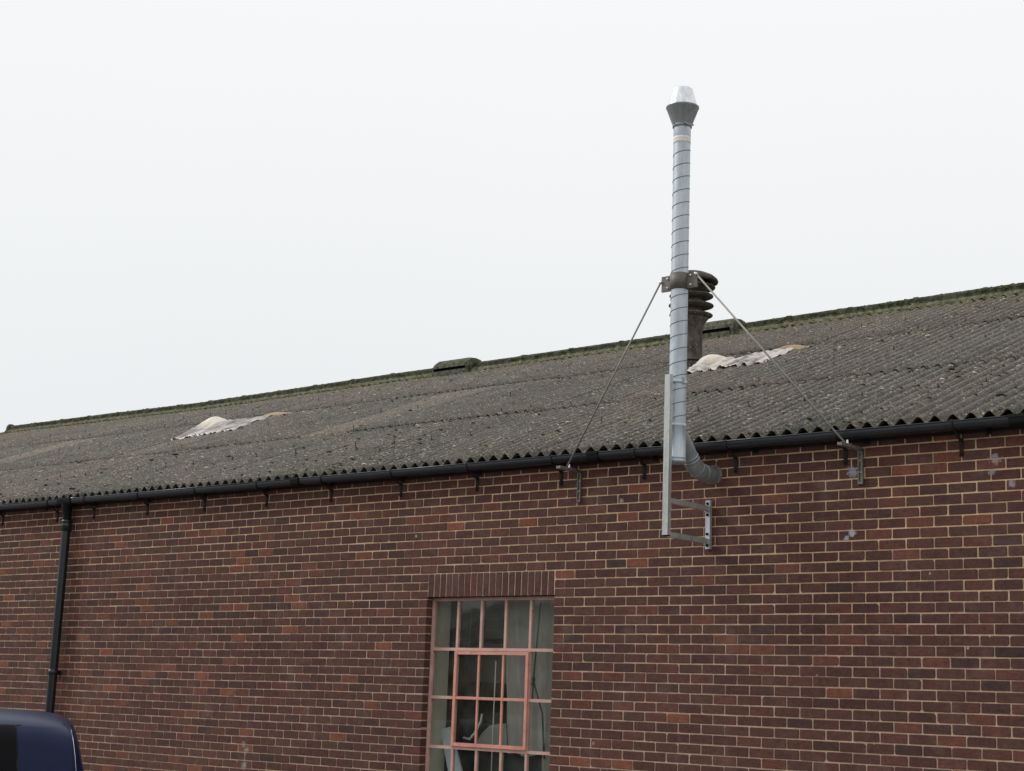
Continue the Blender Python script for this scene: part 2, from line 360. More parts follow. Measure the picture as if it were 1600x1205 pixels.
OX0, OX1, OZ0, OZ1 = ux(-7), ux(0)-.004, 1.20, vz(0, 0)-.2245   # window opening
wall = MB(); F = .0045
wall.box((WX0, F, 0), (OX0-.004, .34, WT)); wall.box((OX1+.008, F, 0), (WX1, .34, WT))
wall.box((OX0-.004, F, OZ1+.006), (OX1+.008, .34, WT)); wall.box((OX0-.004, F, 0), (OX1+.008, .34, OZ0))
wall_o = wall.build('wall', M['mortar'], bld)
def tintc(x, z):
    """kiln colours of one brick: mostly dark plum brown, some grey-blue, some orange-red"""
    r = random.random(); k = random.uniform(.84, 1.14)
    hot = noise.noise((x*.45, z*.9, 3.3)); lf = min(1, max(0, (-x-1)/6))
    if r < .022+max(0, hot)*.05+.01*lf: c = (.150, .072, .050)
    elif r < .085+max(0, hot)*.10+.03*lf: c = (.112, .056, .045)
    elif r < .42: c = (.090, .048, .042)
    elif r < .53: c = (.069, .043, .041)
    elif r < .66: c = (.078, .050, .041)
    elif r < .68: c = (.060, .041, .040)
    else: c = (.077, .0445, .040)
    k *= 1+.14*lf*min(1, max(0, (3.6-z)/1.5))
    return (c[0]*k*1.15, c[1]*k*.88, c[2]*k*.80, 1)
def add_brick(mb, cx, cz, w, h, depth=.016, tint=None, vert=False):
    """one brick: face with eight rounded-off corner points, arris chamfer, body running back into the wall"""
    w = w/2; h = h/2; y = random.uniform(-.0016, .0014); tl = random.uniform(-.004, .004)
    cc = [random.uniform(.002, .006) if random.random() < .93 else random.uniform(.007, .015) for _ in range(4)]
    ol = []
    for (sx, sz, c) in ((-1, -1, cc[0]), (1, -1, cc[1]), (1, 1, cc[2]), (-1, 1, cc[3])):
        a = (sx*(w-c), sz*h); b = (sx*w, sz*(h-c))
        ol += [b, a] if sx*sz > 0 else [a, b]
    vs = []; n = 8; ins = .0025
    for s_, yy in ((1-0, y), (1, y+.003), (1, depth)):
        for px, pz in ol:
            if yy == y: px -= math.copysign(ins, px); pz -= math.copysign(ins, pz)
            j = random.uniform(-.0008, .0008) if yy != depth else 0
            vs.append((cx+px+j, yy, cz+pz+px*tl+j))
    fs = [tuple(range(n))]
    for r in (0, 1):
        for k in range(n): k2 = (k+1) % n; fs.append((r*n+k, (r+1)*n+k, (r+1)*n+k2, r*n+k2))
    mb.add(vs, fs, tint)
Rm = Matrix((rt, dn, fw)); Cc = Vector((8.898, -11.164, 2.2))
def px_of(x, z, y=0):
    c = Rm @ (Vector((x, y, z))-Cc); return 800+2493.6*c.x/c.z, 602.5+2493.6*c.y/c.z, c.z
bricks = []
nrow_dn = int(Z0/CP)
for r in range(-12, nrow_dn+1):                     # course r lies between bed joints r-1 and r
    off = 0 if r % 2 else .5
    for i in range(-97, 34):
        u0, u1 = i+off, i+off+1
        deep = .016
        zc_ = Z0-(r-.5)*CP
        if r >= 1 and zc_ > OZ0-.02:
            if u0 > -7 and u1 < 0 or (u0 >= -7 and u1 <= 0): continue
            if u0 < -7 < u1: u1 = -7; deep = .11
            elif u1 == -7: deep = .11
            elif u0 < 0 < u1: u0 = 0; deep = .11
            elif u0 == 0: deep = .11
        x0, x1 = ux(u0), ux(u1)
        if x0 < WX0+.02 or x0 > WX1-.06: continue
        x1 = min(x1, WX1+.005)
        x0 += .0053+random.uniform(-.0022, .0022); x1 -= .0053+random.uniform(-.0022, .0022)
        if abs(u0+7) < .01 and False: pass
        if u1 == -7: x1 = OX0
        if u0 == 0 and r >= 1: x0 = ux(0)+.004
        xc = (x0+x1)/2; zt = vz(r-1, xc)-.0054; zb = vz(r, xc)+.0054
        if zt > WT: continue
        wav = .0022*noise.noise((xc*.7, r*1.7, 0))
        bricks.append((xc, (zt+zb)/2+wav+random.uniform(-.0012, .0012), x1-x0, zt-zb+random.uniform(-.0018, .0018), deep))
scored = []
for i, b in enumerate(bricks):
    X, Y, d = px_of(b[0], b[1])
    vis = 12 < X < 1588 and 690 < Y < 1197 and not (X < 135 and Y > 1110)
    scored.append((b[2]/d if vis else 0, i))
scored.sort(reverse=True); big = set(i for s_, i in scored[:278])
rest = MB(); nb = 0
for i, b in enumerate(bricks):
    t_ = tintc(b[0], b[1])
    if i in big:
        m_ = MB(); add_brick(m_, *b, tint=t_); m_.build('brick', M['brick'], wall_o, (b[0], 0, b[1]), True)
    else: add_brick(rest, *b, tint=t_)
bo = rest.build('brickwork', M['brick'], wall_o, colattr=True); bo['kind'] = 'stuff'
# soldier course over the window
n_s = 20
lx0, lx1 = ux(-7)+.004, ux(0)-.003
for k in range(n_s):
    w_ = (lx1-lx0)/n_s; xc = lx0+w_*(k+.5); m_ = MB(); c = (.075, .043, .041, 1)
    kk = random.uniform(.85, 1.15); c = (c[0]*kk*(1.45 if k in (6, 7) else 1.15), c[1]*kk*.95, c[2]*kk*.88, 1)
    add_brick(m_, xc, vz(0, 0)-.006-.1075, w_-.010+random.uniform(-.001, .001), .215, .11, c)
    m_.build('lintel_brick', M['brick'], wall_o, (xc, 0, vz(0, 0)-.11), True)
# other walls of the workshop
YR = 7.4
gw = MB(); YB = 14.8
gw.box((WX0, YB, 0), (WX1, YB+.3, WT))
for xx in (WX0, WX1-.3):
    gw.add([(xx, .342, 0), (xx+.3, .342, 0), (xx+.3, YB-.002, 0), (xx, YB-.002, 0), (xx, .342, WT), (xx+.3, .342, WT), (xx+.3, YB-.002, WT), (xx, YB-.002, WT), (xx, YR, 7.12), (xx+.3, YR, 7.12)],
           [(0, 1, 2, 3), (0, 4, 8, 7, 3), (1, 2, 6, 9, 5), (0, 1, 5, 4), (2, 3, 7, 6), (4, 5, 9, 8), (6, 7, 8, 9)])
def mat_farbrick():
    t = NT('gable_brick'); b = t.n('ShaderNodeTexBrick'); mp = t.n('ShaderNodeMapping'); cb = t.n('ShaderNodeCombineXYZ'); sp = t.n('ShaderNodeSeparateXYZ')
    t.l(t.pos, sp.inputs[0]); t.l(t.math('ADD', sp.outputs[0], sp.outputs[1]), cb.inputs[0]); t.l(sp.outputs[2], cb.inputs[1]); t.l(cb.outputs[0], b.inputs['Vector'])
    b.inputs['Scale'].default_value = 1; b.inputs['Brick Width'].default_value = .225; b.inputs['Row Height'].default_value = .0804; b.inputs['Mortar Size'].default_value = .005
    b.inputs['Color1'].default_value = (.12, .062, .052, 1); b.inputs['Color2'].default_value = (.085, .055, .052, 1); b.inputs['Mortar'].default_value = (.42, .32, .25, 1)
    return t.fin(b.outputs[0], .9)
gw.build('gable_and_rear_wall', mat_farbrick(), bld)
fa = MB(); fa.box((WX0, -.026, 4.285), (WX1, -.002, 4.385)); fa.build('dark_eaves_board', M['eaves_dark'], bld)  # dark board filling the band between gutter and top brick course
fc = MB()
for k in range(29):
    x = -21.4+k*1.0+.47; fc.box((x-.02, -.040, 4.262), (x+.02, -.0265, 4.30))
fc.build('eaves_clip', M['black'], bld)

# ------------------------------------------------------------------ window
win = thing_w = bpy.data.objects.new('window', None); COL.objects.link(win); win.parent = bld; win.location = Vector((-.8, .08, OZ0))-bld.location
FY0, FY1 = .078, .118
zr = [3.118, 2.655, 2.210, 1.757, 1.305]; xr = [-1.553, -1.227, -.935, -.640, -.345, -.030]
fr = MB()
fr.box((OX0+.002, FY0, OZ0+.02), (OX0+.034, FY1, OZ1-.001)); fr.box((OX1-.030, FY0, OZ0+.02), (OX1+.0, FY1, OZ1-.001))
fr.box((OX0+.0345, FY0+.001, OZ1-.03), (OX1-.0305, FY1, OZ1-.001)); fr.box((OX0+.0345, FY0+.001, OZ0+.06), (OX1-.0305, FY1, OZ0+.11))
fr.build('frame', M['red_faded'], win)
def gbar(a, b, w=.024, y=FY0+.004):
    w *= 1.05
    m_ = MB()
    if a[0] == b[0]: m_.box((a[0]-w/2, y, a[1]), (a[0]+w/2, y+.03, b[1]))
    else: m_.box((a[0], y-.0025, a[1]-w/2), (b[0], y+.027, a[1]+w/2))
    # putty fillet behind the bar gives it its T shape
    return m_.build('glazing_bar', M['red_faded'], win)
xi0, xi1 = OX0+.0345, OX1-.0305
for z in zr[1:4]: gbar((xi0, z), (xi1, z), .026)
for x in xr[1:5]:
    gbar((x, zr[1]+.0135), (x, OZ1-.0305), .024); gbar((x, OZ0+.111), (x, zr[3]-.0135), .024)
for x in (xr[1], xr[4]): gbar((x, zr[3]+.0135), (x, zr[1]-.0135), .026)
# opening casement, proud of the fixed frame
cas = MB(); cx0, cx1, cz0, cz1 = xr[1]-.006, xr[4]+.006, zr[3]+.016, zr[1]-.018; cy0, cy1 = FY0-.016, FY0+.002
cas.box((cx0, cy0, cz0), (cx0+.030, cy1, cz1)); cas.box((cx1-.030, cy0, cz0), (cx1, cy1, cz1))
cas.box((cx0+.0305, cy0+.001, cz1-.030), (cx1-.0305, cy1, cz1)); cas.box((cx0+.0305, cy0+.001, cz0), (cx1-.0305, cy1, cz0+.032))
cas.box((cx0+.0305, cy0+.003, zr[2]-.011), (cx1-.0305, cy1+.003, zr[2]+.011))
for x in xr[2:4]:
    cas.box((x-.010, cy0+.005, cz0+.0325), (x+.010, cy1+.003, zr[2]-.0115)); cas.box((x-.010, cy0+.005, zr[2]+.0115), (x+.010, cy1+.003, cz1-.0305))
cas.build('casement', M['red'], win)
for i in range(5):
    for j in range(4):
        m_ = MB(); x0, x1 = xr[i]+.004, xr[i+1]-.004; z1, z0 = zr[j]-.004, zr[j+1]+.004
        tx, tz = random.uniform(-.0018, .0018), random.uniform(-.0018, .0018); y = FY0+.020
        m_.add([(x0, y-tx-tz, z0), (x1, y+tx-tz, z0), (x1, y+tx+tz, z1), (x0, y-tx+tz, z1), (x0, y-tx-tz+.004, z0), (x1, y+tx-tz+.004, z0), (x1, y+tx+tz+.004, z1), (x0, y-tx+tz+.004, z1)],
               [(0, 1, 2, 3), (7, 6, 5, 4), (0, 4, 5, 1), (3, 2, 6, 7), (1, 5, 6, 2), (0, 3, 7, 4)])
        m_.build('pane', M['glass'], win)
sm = MB(); sm.box((OX0-.05, -.045, OZ0-.07), (OX1+.05, .12, OZ0+.018)); sm.build('sill', M['concrete'], win)

# ------------------------------------------------------------------ unseen building added across the yard to darken reflections in panes and van
ob = thing('added_facing_building', 'unseen long low dark brick building added across the yard to darken reflections', 'building', (0, -34, 0))
m_ = MB(); HX0, HX1, HY0, HY1, HZ = -60.0, 60.0, -46.0, -34.0, 4.6
m_.box((HX0, HY0, 0), (HX1, HY1, HZ)); m_.build('wall', mat_farbrick(), ob)  # wall of the added unseen building
m_ = MB(); m_.add([(HX0-.4, HY0-.4, HZ+.02), (HX1+.4, HY0-.4, HZ+.02), (HX1+.4, HY1+.4, HZ+.02), (HX0-.4, HY1+.4, HZ+.02), (HX0-.4, -40, HZ+1.8), (HX1+.4, -40, HZ+1.8)], [(0, 3, 2, 1), (0, 1, 5, 4), (2, 3, 4, 5), (0, 4, 3), (1, 2, 5)])
m_.build('roof', mat_simple('added_building_slate', (.06, .06, .065), .8), ob)  # roof of the added unseen building
w0 = None
for k in range(20):
    xx = -57+k*6
    if w0 is None:
        q = MB(); q.box((-.9, -.02, 0), (.9, .05, 1.8)); w0 = q.build('window', mat_simple('added_building_pane', (.03, .035, .04), .15), ob); o = w0
    else: o = w0.copy(); COL.objects.link(o)
    o.location = Vector((xx, HY1+.02, 1.6))-ob.location

# ------------------------------------------------------------------ room behind the window
rm = MB()
rm.box((-4.2, 3.0, 0), (1.6, 3.1, 4.3)); rm.box((-4.3, .345, 0), (-4.21, 3.1, 4.3)); rm.box((1.61, .345, 0), (1.7, 3.1, 4.3))
rm.box((-4.3, .345, 4.31), (1.7, 3.1, 4.35)); rm.box((-4.2, .345, .0), (1.6, 2.99, .1))
rm.build('office_wall', M['plaster'], bld)
lin = MB(); lin.box((OX0-.010, .122, OZ0), (OX0-.001, .345, OZ1-.002)); lin.box((OX1+.001, .122, OZ0), (OX1+.010, .345, OZ1-.002)); lin.box((OX0-.0005, .122, OZ0-.004), (OX1+.0005, .345, OZ0+.014))
lin.build('reveal_lining', M['plaster'], bld)
b = MB(); b.box((-3.6, 1.30, .1), (1.2, 1.34, 3.9)); tag(b.build('partition_screen', M['plaster'], None, (-1.2, 1.3, .1)), 'pale olive partition filling the background behind the panes', 'partition')
def cloth(name, xa, xb, y, z0, z1, label, amp=.02, fq=9, skew=0., mat='fabric', cat='curtain'):
    m_ = MB(); nx, nz = 36, 14; vs = []; fs = []
    for k in range(2):
        for j in range(nz+1):
            tz = j/nz
            for i in range(nx+1):
                s_ = i/nx; x = xa+(xb-xa)*s_+skew*(1-tz)*(1-s_)
                vs.append((x, y+k*.004+amp*math.sin(s_*fq*2+tz*1.5)+.5*amp*math.sin(s_*fq*5+3*tz)+.3*amp*math.sin(tz*21+s_*3), z0+(z1-z0)*tz+.012*math.sin(s_*9)))
    n_ = (nx+1)*(nz+1)
    for j in range(nz):
        for i in range(nx):
            a = j*(nx+1)+i; q = (a, a+1, a+nx+2, a+nx+1); fs.append(q); fs.append(tuple(n_+v for v in q[::-1]))
    m_.add(vs, fs, smooth=True); return tag(m_.build(name, M[mat], None, ((xa+xb)/2, y, z0)), label, cat)
cloth('hanging_sheet', -.93, -.36, .36, 1.72, 3.14, 'pale wrinkled cloth hanging behind the casement panes', .02, 5, .14)
cloth('curtain', -.34, -.02, .30, 1.3, 3.14, 'narrow grey green curtain gathered beside the right window jamb', .02, 13)
b = MB(); b.box((-3.2, .9, 2.885), (1.2, 1.0, 2.975)); b.box((-3.2, .92, 2.75), (1.2, .97, 2.79))
for x in (-2.12, -.2): b.box((x-.03, .93, .1), (x+.03, .98, 2.885))
tag(b.build('shelf_rack', M['teal'], None, (-1, .9, .1)), 'dark painted rack with horizontal beams seen through the upper panes', 'rack')
b = MB(); b.box((-1.79, .5, .1), (-1.655, .56, 2.68)); b.box((-1.79, .561, .1), (-1.76, .8, 2.68))
tag(b.build('locker', M['dark'], None, (-1.7, .5, .1)), 'tall dark locker behind the left column of panes', 'locker')
b = MB(); y = .3
b.add([(-1.585, y, 1.905), (-1.464, y, 1.94), (-1.20, y-.05, 1.42), (-1.37, y-.05, 1.38), (-1.585, y+.02, 1.905), (-1.464, y+.02, 1.94), (-1.20, y-.03, 1.42), (-1.37, y-.03, 1.38)],
      [(0, 3, 2, 1), (4, 5, 6, 7), (0, 1, 5, 4), (1, 2, 6, 5), (2, 3, 7, 6), (3, 0, 4, 7)])
tag(b.build('white_board', M['white'], None, (-1.4, .3, 1.38)), 'pale blue white board leaning inside the lower left panes', 'board')
b = MB(); b.tube([(-.966, .35, 2.56), (-.973, .35, 1.3)], .006, 8)
tag(b.build('curtain_pole', M['tape'], None, (-.97, .35, 1.3)), 'thin pale upright rod behind the middle casement panes', 'rod')
b = MB(); b.box((-2.15, 1.0, .1), (-1.60, 1.29, 2.37)); b.box((-1.599, 1.02, .1), (-1.2, 1.28, 2.08))
tag(b.build('storage_cabinet', M['dark'], None, (-1.9, 1.2, .1)), 'dark cabinet deep inside behind the left casement panes', 'cabinet')
b = MB(); b.box((-1.2, .62, .1), (-.45, 1.1, 1.80)); b.box((-.62, .5, 1.0), (-.30, .60, 2.02))
tag(b.build('work_machine', M['dark'], None, (-.8, .8, .1)), 'dark bulky machine standing behind the bottom right panes', 'machine')
b = MB(); P = [(-1.30, .5, 1.80), (-1.22, .5, 1.90), (-1.13, .5, 1.965), (-1.02, .5, 1.985), (-.93, .5, 1.98)]
vs = []
for p in P: vs += [(p[0], p[1]-.01, p[2]), (p[0], p[1]+.16, p[2]+.01), (p[0]+.03, p[1]-.01, 1.74)]
b.add(vs, [(3*i, 3*i+3, 3*i+4, 3*i+1) for i in range(4)]+[(3*i, 3*i+2, 3*i+5, 3*i+3) for i in range(4)], smooth=True)
tag(b.build('dust_cover', M['fabric'], None, (-1.1, .5, 1.8)), 'grey rounded cloth cover showing in the lower casement panes', 'cover')
b = MB(); b.tube([(-1.42, .45, 1.84), (-1.34, .45, 1.83), (-1.27, .45, 1.90), (-1.21, .45, 2.0), (-1.20, .45, 2.07)], [.012, .012, .014, .012, .01], 8)
tag(b.build('bent_pipe', M['tape'], None, (-1.3, .45, 1.83)), 'pale bent pipe in the lower left casement pane', 'pipe')
b = MB(); b.tube([(-.36, .24, 3.1), (-.40, .24, 2.6), (-.415, .24, 2.40), (-.42, .24, 2.2)], .007, 8); b.tube([(-.43, .24, 2.42), (-.30, .24, 2.1), (-.26, .24, 1.7)], .008, 8)
b.lathe([(0, -.05), (.018, -.03), (.012, 0), (.02, .03), (0, .05)], (-.415, .24, 2.38), 10)
tag(b.build('cord_tieback', M['dark'], None, (-.41, .24, 1.7)), 'knotted dark cord hanging in the right column of panes', 'cord')
b = MB(); b.bar((-1.27, .33, 3.1), (-1.29, .33, 2.5), .012, .012)
tag(b.build('hanging_flex', M['dark'], None, (-1.28, .33, 2.5)), 'thin dark flex hanging behind the third pane of the top row', 'cable')

# ------------------------------------------------------------------ roof
PA = math.radians(21.2); TA = math.tan(PA)
RSAG = [(-22, .06), (-20.2, .045), (-16.4, .010), (-14.4, -.015), (-9.5, .010), (-5.5, .010), (-1.2, .035), (1.4, .045), (7.5, .05)]
AMP = .027
def roof_mid(x, y):
    s_ = max(0, y)/YR; return 4.405+(y+.08)*TA+interp(RSAG, x)*s_*s_+.004*noise.noise((x*.6, y*.5, 0))
def roof_top(x, y): return roof_mid(x, y)+AMP*math.cos(2*PI*(x-XC)/PITCH)
roof = bpy.data.objects.new('roof', None); COL.objects.link(roof); roof.parent = bld; roof.location = Vector((-7.5, 3.3, 4.4))-bld.location
rows = [(-.105, 2.52), (2.36, 5.22), (5.06, 7.42)]
WASHED = {(-5.36, 1): (2.1, 1.93, 1.86), (-14.4, 1): (2.1, 1.9, 1.84), (-9.6, 1): (1.8, 1.65, 1.58), (-.85, 1): (1.5, 1.34, 1.26), (-10.0, 0): (1.3, 1.15, 1.12), (4.0, 1): (1.12, 1.08, 1.08), (-3.2, 2): (1.2, 1.08, 1.05)}
SW = PITCH*7
xstart = XC-13.5*SW+PITCH*.5
tins = []
for ri, (ya, yb) in enumerate(rows):
    k = 0
    while True:
        x0 = xstart+k*SW
        if x0 > WX1+.1: break
        nx = 7*12+7; ny = 5 if ri < 2 else 4; T = .0065; vs = []; fs = []
        j0, j1 = random.uniform(-.012, .012), random.uniform(-.002, .004)
        lf_ = random.uniform(.007, .024)
        tc_ = random.uniform(.86, 1.14); wb = random.uniform(-.03, .03)
        col = [tc_*(1+wb), tc_, tc_*(1-wb)]
        if ri == 2: col = [c*f for c, f in zip(col, (1.06, 1.0, .97))]
        if ri == 0: col = [c*.97 for c in col]
        for (wx, wr), f in WASHED.items():
            if wr == ri and x0 <= wx < x0+SW: col = list(f)
        for layer in (0, 1):
            for j in range(ny+1):
                y = ya+j0+(yb-ya)*j/ny
                lift = lf_*(1-j/ny)*(1 if ri else .3)+ri*.0005
                for i in range(nx+1):
                    x = x0+PITCH*i/12
                    z = roof_top(x, y)+lift+j1+.0075*(i/nx)
                    if layer: z -= T
                    vs.append((x, y, z))
        N = (nx+1)*(ny+1)
        for j in range(ny):
            for i in range(nx):
                a = j*(nx+1)+i; fs.append((a, a+1, a+nx+2, a+nx+1)); fs.append((N+a, N+a+nx+1, N+a+nx+2, N+a+1))
        for i in range(nx): fs.append((i, N+i, N+i+1, i+1))
        for j in range(ny):
            a = j*(nx+1); fs.append((a, a+nx+1, N+a+nx+1, N+a)); a += nx; fs.append((a, N+a, N+a+nx+1, a+nx+1))
        m_ = MB(); m_.add(vs, fs, (*col, 1), True); m_.sm = [True]*(len(fs)-nx-2*ny)+[False]*(nx+2*ny)
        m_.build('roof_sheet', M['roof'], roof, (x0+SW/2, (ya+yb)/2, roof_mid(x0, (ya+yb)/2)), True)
        k += 1
# rear slope
rb = MB(); vs = []; fs = []; nx = int((WX1-WX0+.2)/PITCH*4)
for i in range(nx+1):
    x = WX0-.1+i*PITCH/4
    for y in (YR, 15.0): vs.append((x, y, roof_mid(x, YR)-(y-YR)*TA+AMP*math.cos(2*PI*(x-XC)/PITCH)))
for i in range(nx): a = 2*i; fs.append((a, a+2, a+3, a+1))
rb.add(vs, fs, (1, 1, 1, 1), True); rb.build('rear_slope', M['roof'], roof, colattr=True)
# hook bolts standing out of the sheets
bm_ = MB(); bm_.tube([(0, 0, -.01), (0, -.003, .056)], .0046, 6); bm_.lathe([(.0, .004), (.017, .002), (.015, -.004)], (0, 0, 0), 8)
b0 = None
for yl in (1.15, 2.47, 3.75, 5.17, 6.0):
    k = 0
    while True:
        xi = XC+PITCH*(round((-12.3)/PITCH)+k*4+ (2 if yl in (1.15, 3.75) else 0)); k += 1
        if xi > 6.9: break
        if random.random() < .28: continue
        x = xi+random.choice((0, 0, 0, PITCH)); y = yl+random.uniform(-.02, .02)
        if b0 is None: o = b0 = bm_.build('hook_bolt', M['bolt'], roof, (0, 0, 0))
        else: o = b0.copy(); COL.objects.link(o)
        o.parent = roof; o.location = Vector((x, y, roof_top(x, y)+.006))-root_loc(roof)
        s_ = random.uniform(.45, 1.1); o.scale = (1, 1, s_); o.rotation_euler = (random.uniform(-.15, .15), random.uniform(-.15, .15), 0)
# ridge capping in lengths with overlapping collars
def ridge_z(x): return roof_mid(x, YR)+AMP+.012
x = -20.8
RPROF = ((-.158, None), (-.13, None), (-.078, .016), (-.066, .030), (-.062, .074), (-.034, .104), (0, .112), (.034, .104), (.062, .074), (.066, .030), (.078, .016), (.13, None), (.158, None))
while x < WX1+.05:
    L = .94; m_ = MB(); x1 = min(x+L+.05, WX1+.2); t_ = random.uniform(-.004, .004)
    vs = []; fs = []; n_ = len(RPROF); ns = int((x1-x)/(PITCH/6))
    for k in range(ns+1):
        xx = x+(x1-x)*k/ns; col_ = .010 if xx-x < .07 else 0
        for s_, zz in RPROF:
            if zz is None: y = YR+s_; z = roof_top(xx, YR-abs(s_))+.020+col_*.5
            else: y = YR+s_*(1+col_*6); z = ridge_z(xx)+zz+t_+col_-(0 if abs(s_) < .07 else .008)
            vs.append((xx, y, z+random.uniform(-.0025, .0025)))
    for a in range(ns):
        for i in range(n_-1): fs.append((a*n_+i, a*n_+i+1, (a+1)*n_+i+1, (a+1)*n_+i))
    fs.append(tuple(range(n_))); fs.append(tuple(ns*n_+i for i in range(n_))[::-1])
    m_.add(vs, fs); rc = m_.build('ridge_cap', M['ridge'], roof, (x, YR, ridge_z(x))); rc.data.materials.append(M['flange'])
    for q in range(ns):
        for i in (0, 1, n_-3, n_-2): rc.data.polygons[q*(n_-1)+i].material_index = 1
    x += L
m_ = MB(); m_.lathe([(0, .12), (.05, .11), (.085, .07), (.095, .02), (.09, -.06)], (-20.75, YR, ridge_z(-20.8)+.03), 14); m_.build('ridge_end_stop', M['ridge'], roof, (-20.75, YR, 7.35))

# ------------------------------------------------------------------ moss cushions and crusts
ICO = []
phi = (1+5**.5)/2
base_v = [Vector(v).normalized() for v in ((-1, phi, 0), (1, phi, 0), (-1, -phi, 0), (1, -phi, 0), (0, -1, phi), (0, 1, phi), (0, -1, -phi), (0, 1, -phi), (phi, 0, -1), (phi, 0, 1), (-phi, 0, -1), (-phi, 0, 1))]
base_f = [(0,11,5),(0,5,1),(0,1,7),(0,7,10),(0,10,11),(1,5,9),(5,11,4),(11,10,2),(10,7,6),(7,1,8),(3,9,4),(3,4,2),(3,2,6),(3,6,8),(3,8,9),(4,9,5),(2,4,11),(6,2,10),(8,6,7),(9,8,1)]
def subdiv(V, Fs):
    V = list(V); cache = {}; out_ = []
    def mid(a, b):
        k_ = (min(a, b), max(a, b))
        if k_ not in cache: V.append(((V[a]+V[b])/2).normalized()); cache[k_] = len(V)-1
        return cache[k_]
    for a, b_, c in Fs:
        ab, bc, ca = mid(a, b_), mid(b_, c), mid(c, a); out_ += [(a, ab, ca), (b_, bc, ab), (c, ca, bc), (ab, bc, ca)]
    return V, out_
V1, F1 = subdiv(base_v, base_f)
def clump(mb, x, y, z, rx, ry, rz, lod=0):
    V, Fs = (base_v, base_f) if lod == 0 else (V1, F1)
    th = random.uniform(0, 6.28); sd_ = random.uniform(0, 99); vs = []
    for v in V:
        k = 1+.45*noise.noise((v.x*1.7+sd_, v.y*1.7, v.z*1.7)); vx, vy, vz_ = v.x*rx*k, v.y*ry*k, v.z*rz*k
        vs.append((x+vx*math.cos(th)-vy*math.sin(th), y+vx*math.sin(th)+vy*math.cos(th), z+vz_))
    mb.add(vs, Fs, smooth=True)
mm = MB()
for i in range(3400):                                     # scattered over the slope
    x = random.uniform(-14, 6.8); y = random.uniform(0, 6.9)
    if noise.noise((x*.5, y*.6, 9)) < random.uniform(-.35, .35)-.1: continue
    k = round((x-XC)/PITCH); x = XC+(k+random.choice((.5, .3, .7, 0, 0)))*PITCH+random.uniform(-.01, .01)
    r = random.uniform(.007, .019)*(1.7 if random.random() < .12 else 1)
    clump(mm, x, y, roof_top(x, y)+.004, r, r*random.uniform(1, 1.9), r*.6)
for i in range(330):                                      # lap edges hold more
    x = random.uniform(-16, 6.8); y = random.choice((2.34, 5.03))+random.gauss(0, .02); r = random.uniform(.009, .018)
    clump(mm, x, y, roof_top(x, y)+.006, r*1.3, r, r*.7)
for i in range(160):
    x = random.uniform(-9, 6.8); y = -.06+abs(random.gauss(0, .12)); r = random.uniform(.008, .018)
    clump(mm, x, y, roof_top(x, y)+.006, r*1.3, r, r*.7)
ym = MB()
for i in range(2600):                                     # ragged yellowish moss on the ridge flange
    x = random.uniform(-21.5, 7.1)
    if noise.noise((x*1.1, 4, 0)) < random.uniform(-.5, .1): continue
    y = YR-random.uniform(.08, .165)-(random.uniform(0, .05) if random.random() < .25 else 0)
    r = random.uniform(.006, .014)
    clump(ym, x, y, roof_top(x, y)+.020+r*.2, r*1.7, r*1.1, r*.6)
for i in range(1500):                                     # thin dark cushions over the capping itself
    x = random.uniform(-20.6, 7); q = random.uniform(-.03, .066)
    if noise.noise((x*1.3, 1, 1)) < random.uniform(-.4, .25): continue
    r = random.uniform(.006, .015); zt_ = .104 if q < .03 else (.086 if q < .05 else .055)
    clump(mm, x, YR-q, ridge_z(x)+zt_, r*1.8, r*1.0, r*.8, 1 if x > -4 else 0)
yo_ = ym.build('yellow_moss', mat_moss('yellow_moss', (.080, .085, .022), (.235, .225, .085)), roof); yo_['kind'] = 'stuff'
mo = mm.build('moss', M['moss'], roof); mo['kind'] = 'stuff'
# pale lichen crusts, slightly raised, gathered on crests to sharpen corrugation contrast
lm_ = mat_simple('pale_lichen', (.52, .48, .40), .95, 0, .1, 60, .3, .4); lc = MB()
for i in range(5200):
    x = random.uniform(-15, 6.8); y = random.uniform(-.05, 7.1); x = XC+(round((x-XC)/PITCH)+random.gauss(0, .16))*PITCH
    if noise.noise((x*.7+5, y*.8, 2)) < random.uniform(-.5, .35): continue
    r = random.uniform(.007, .018)*(1.7 if random.random() < .08 else 1)
    clump(lc, x, y, roof_top(x, y)+.004, r, r*random.uniform(1, 1.6), r*.5)
lo = lc.build('lichen', lm_, roof); lo['kind'] = 'stuff'

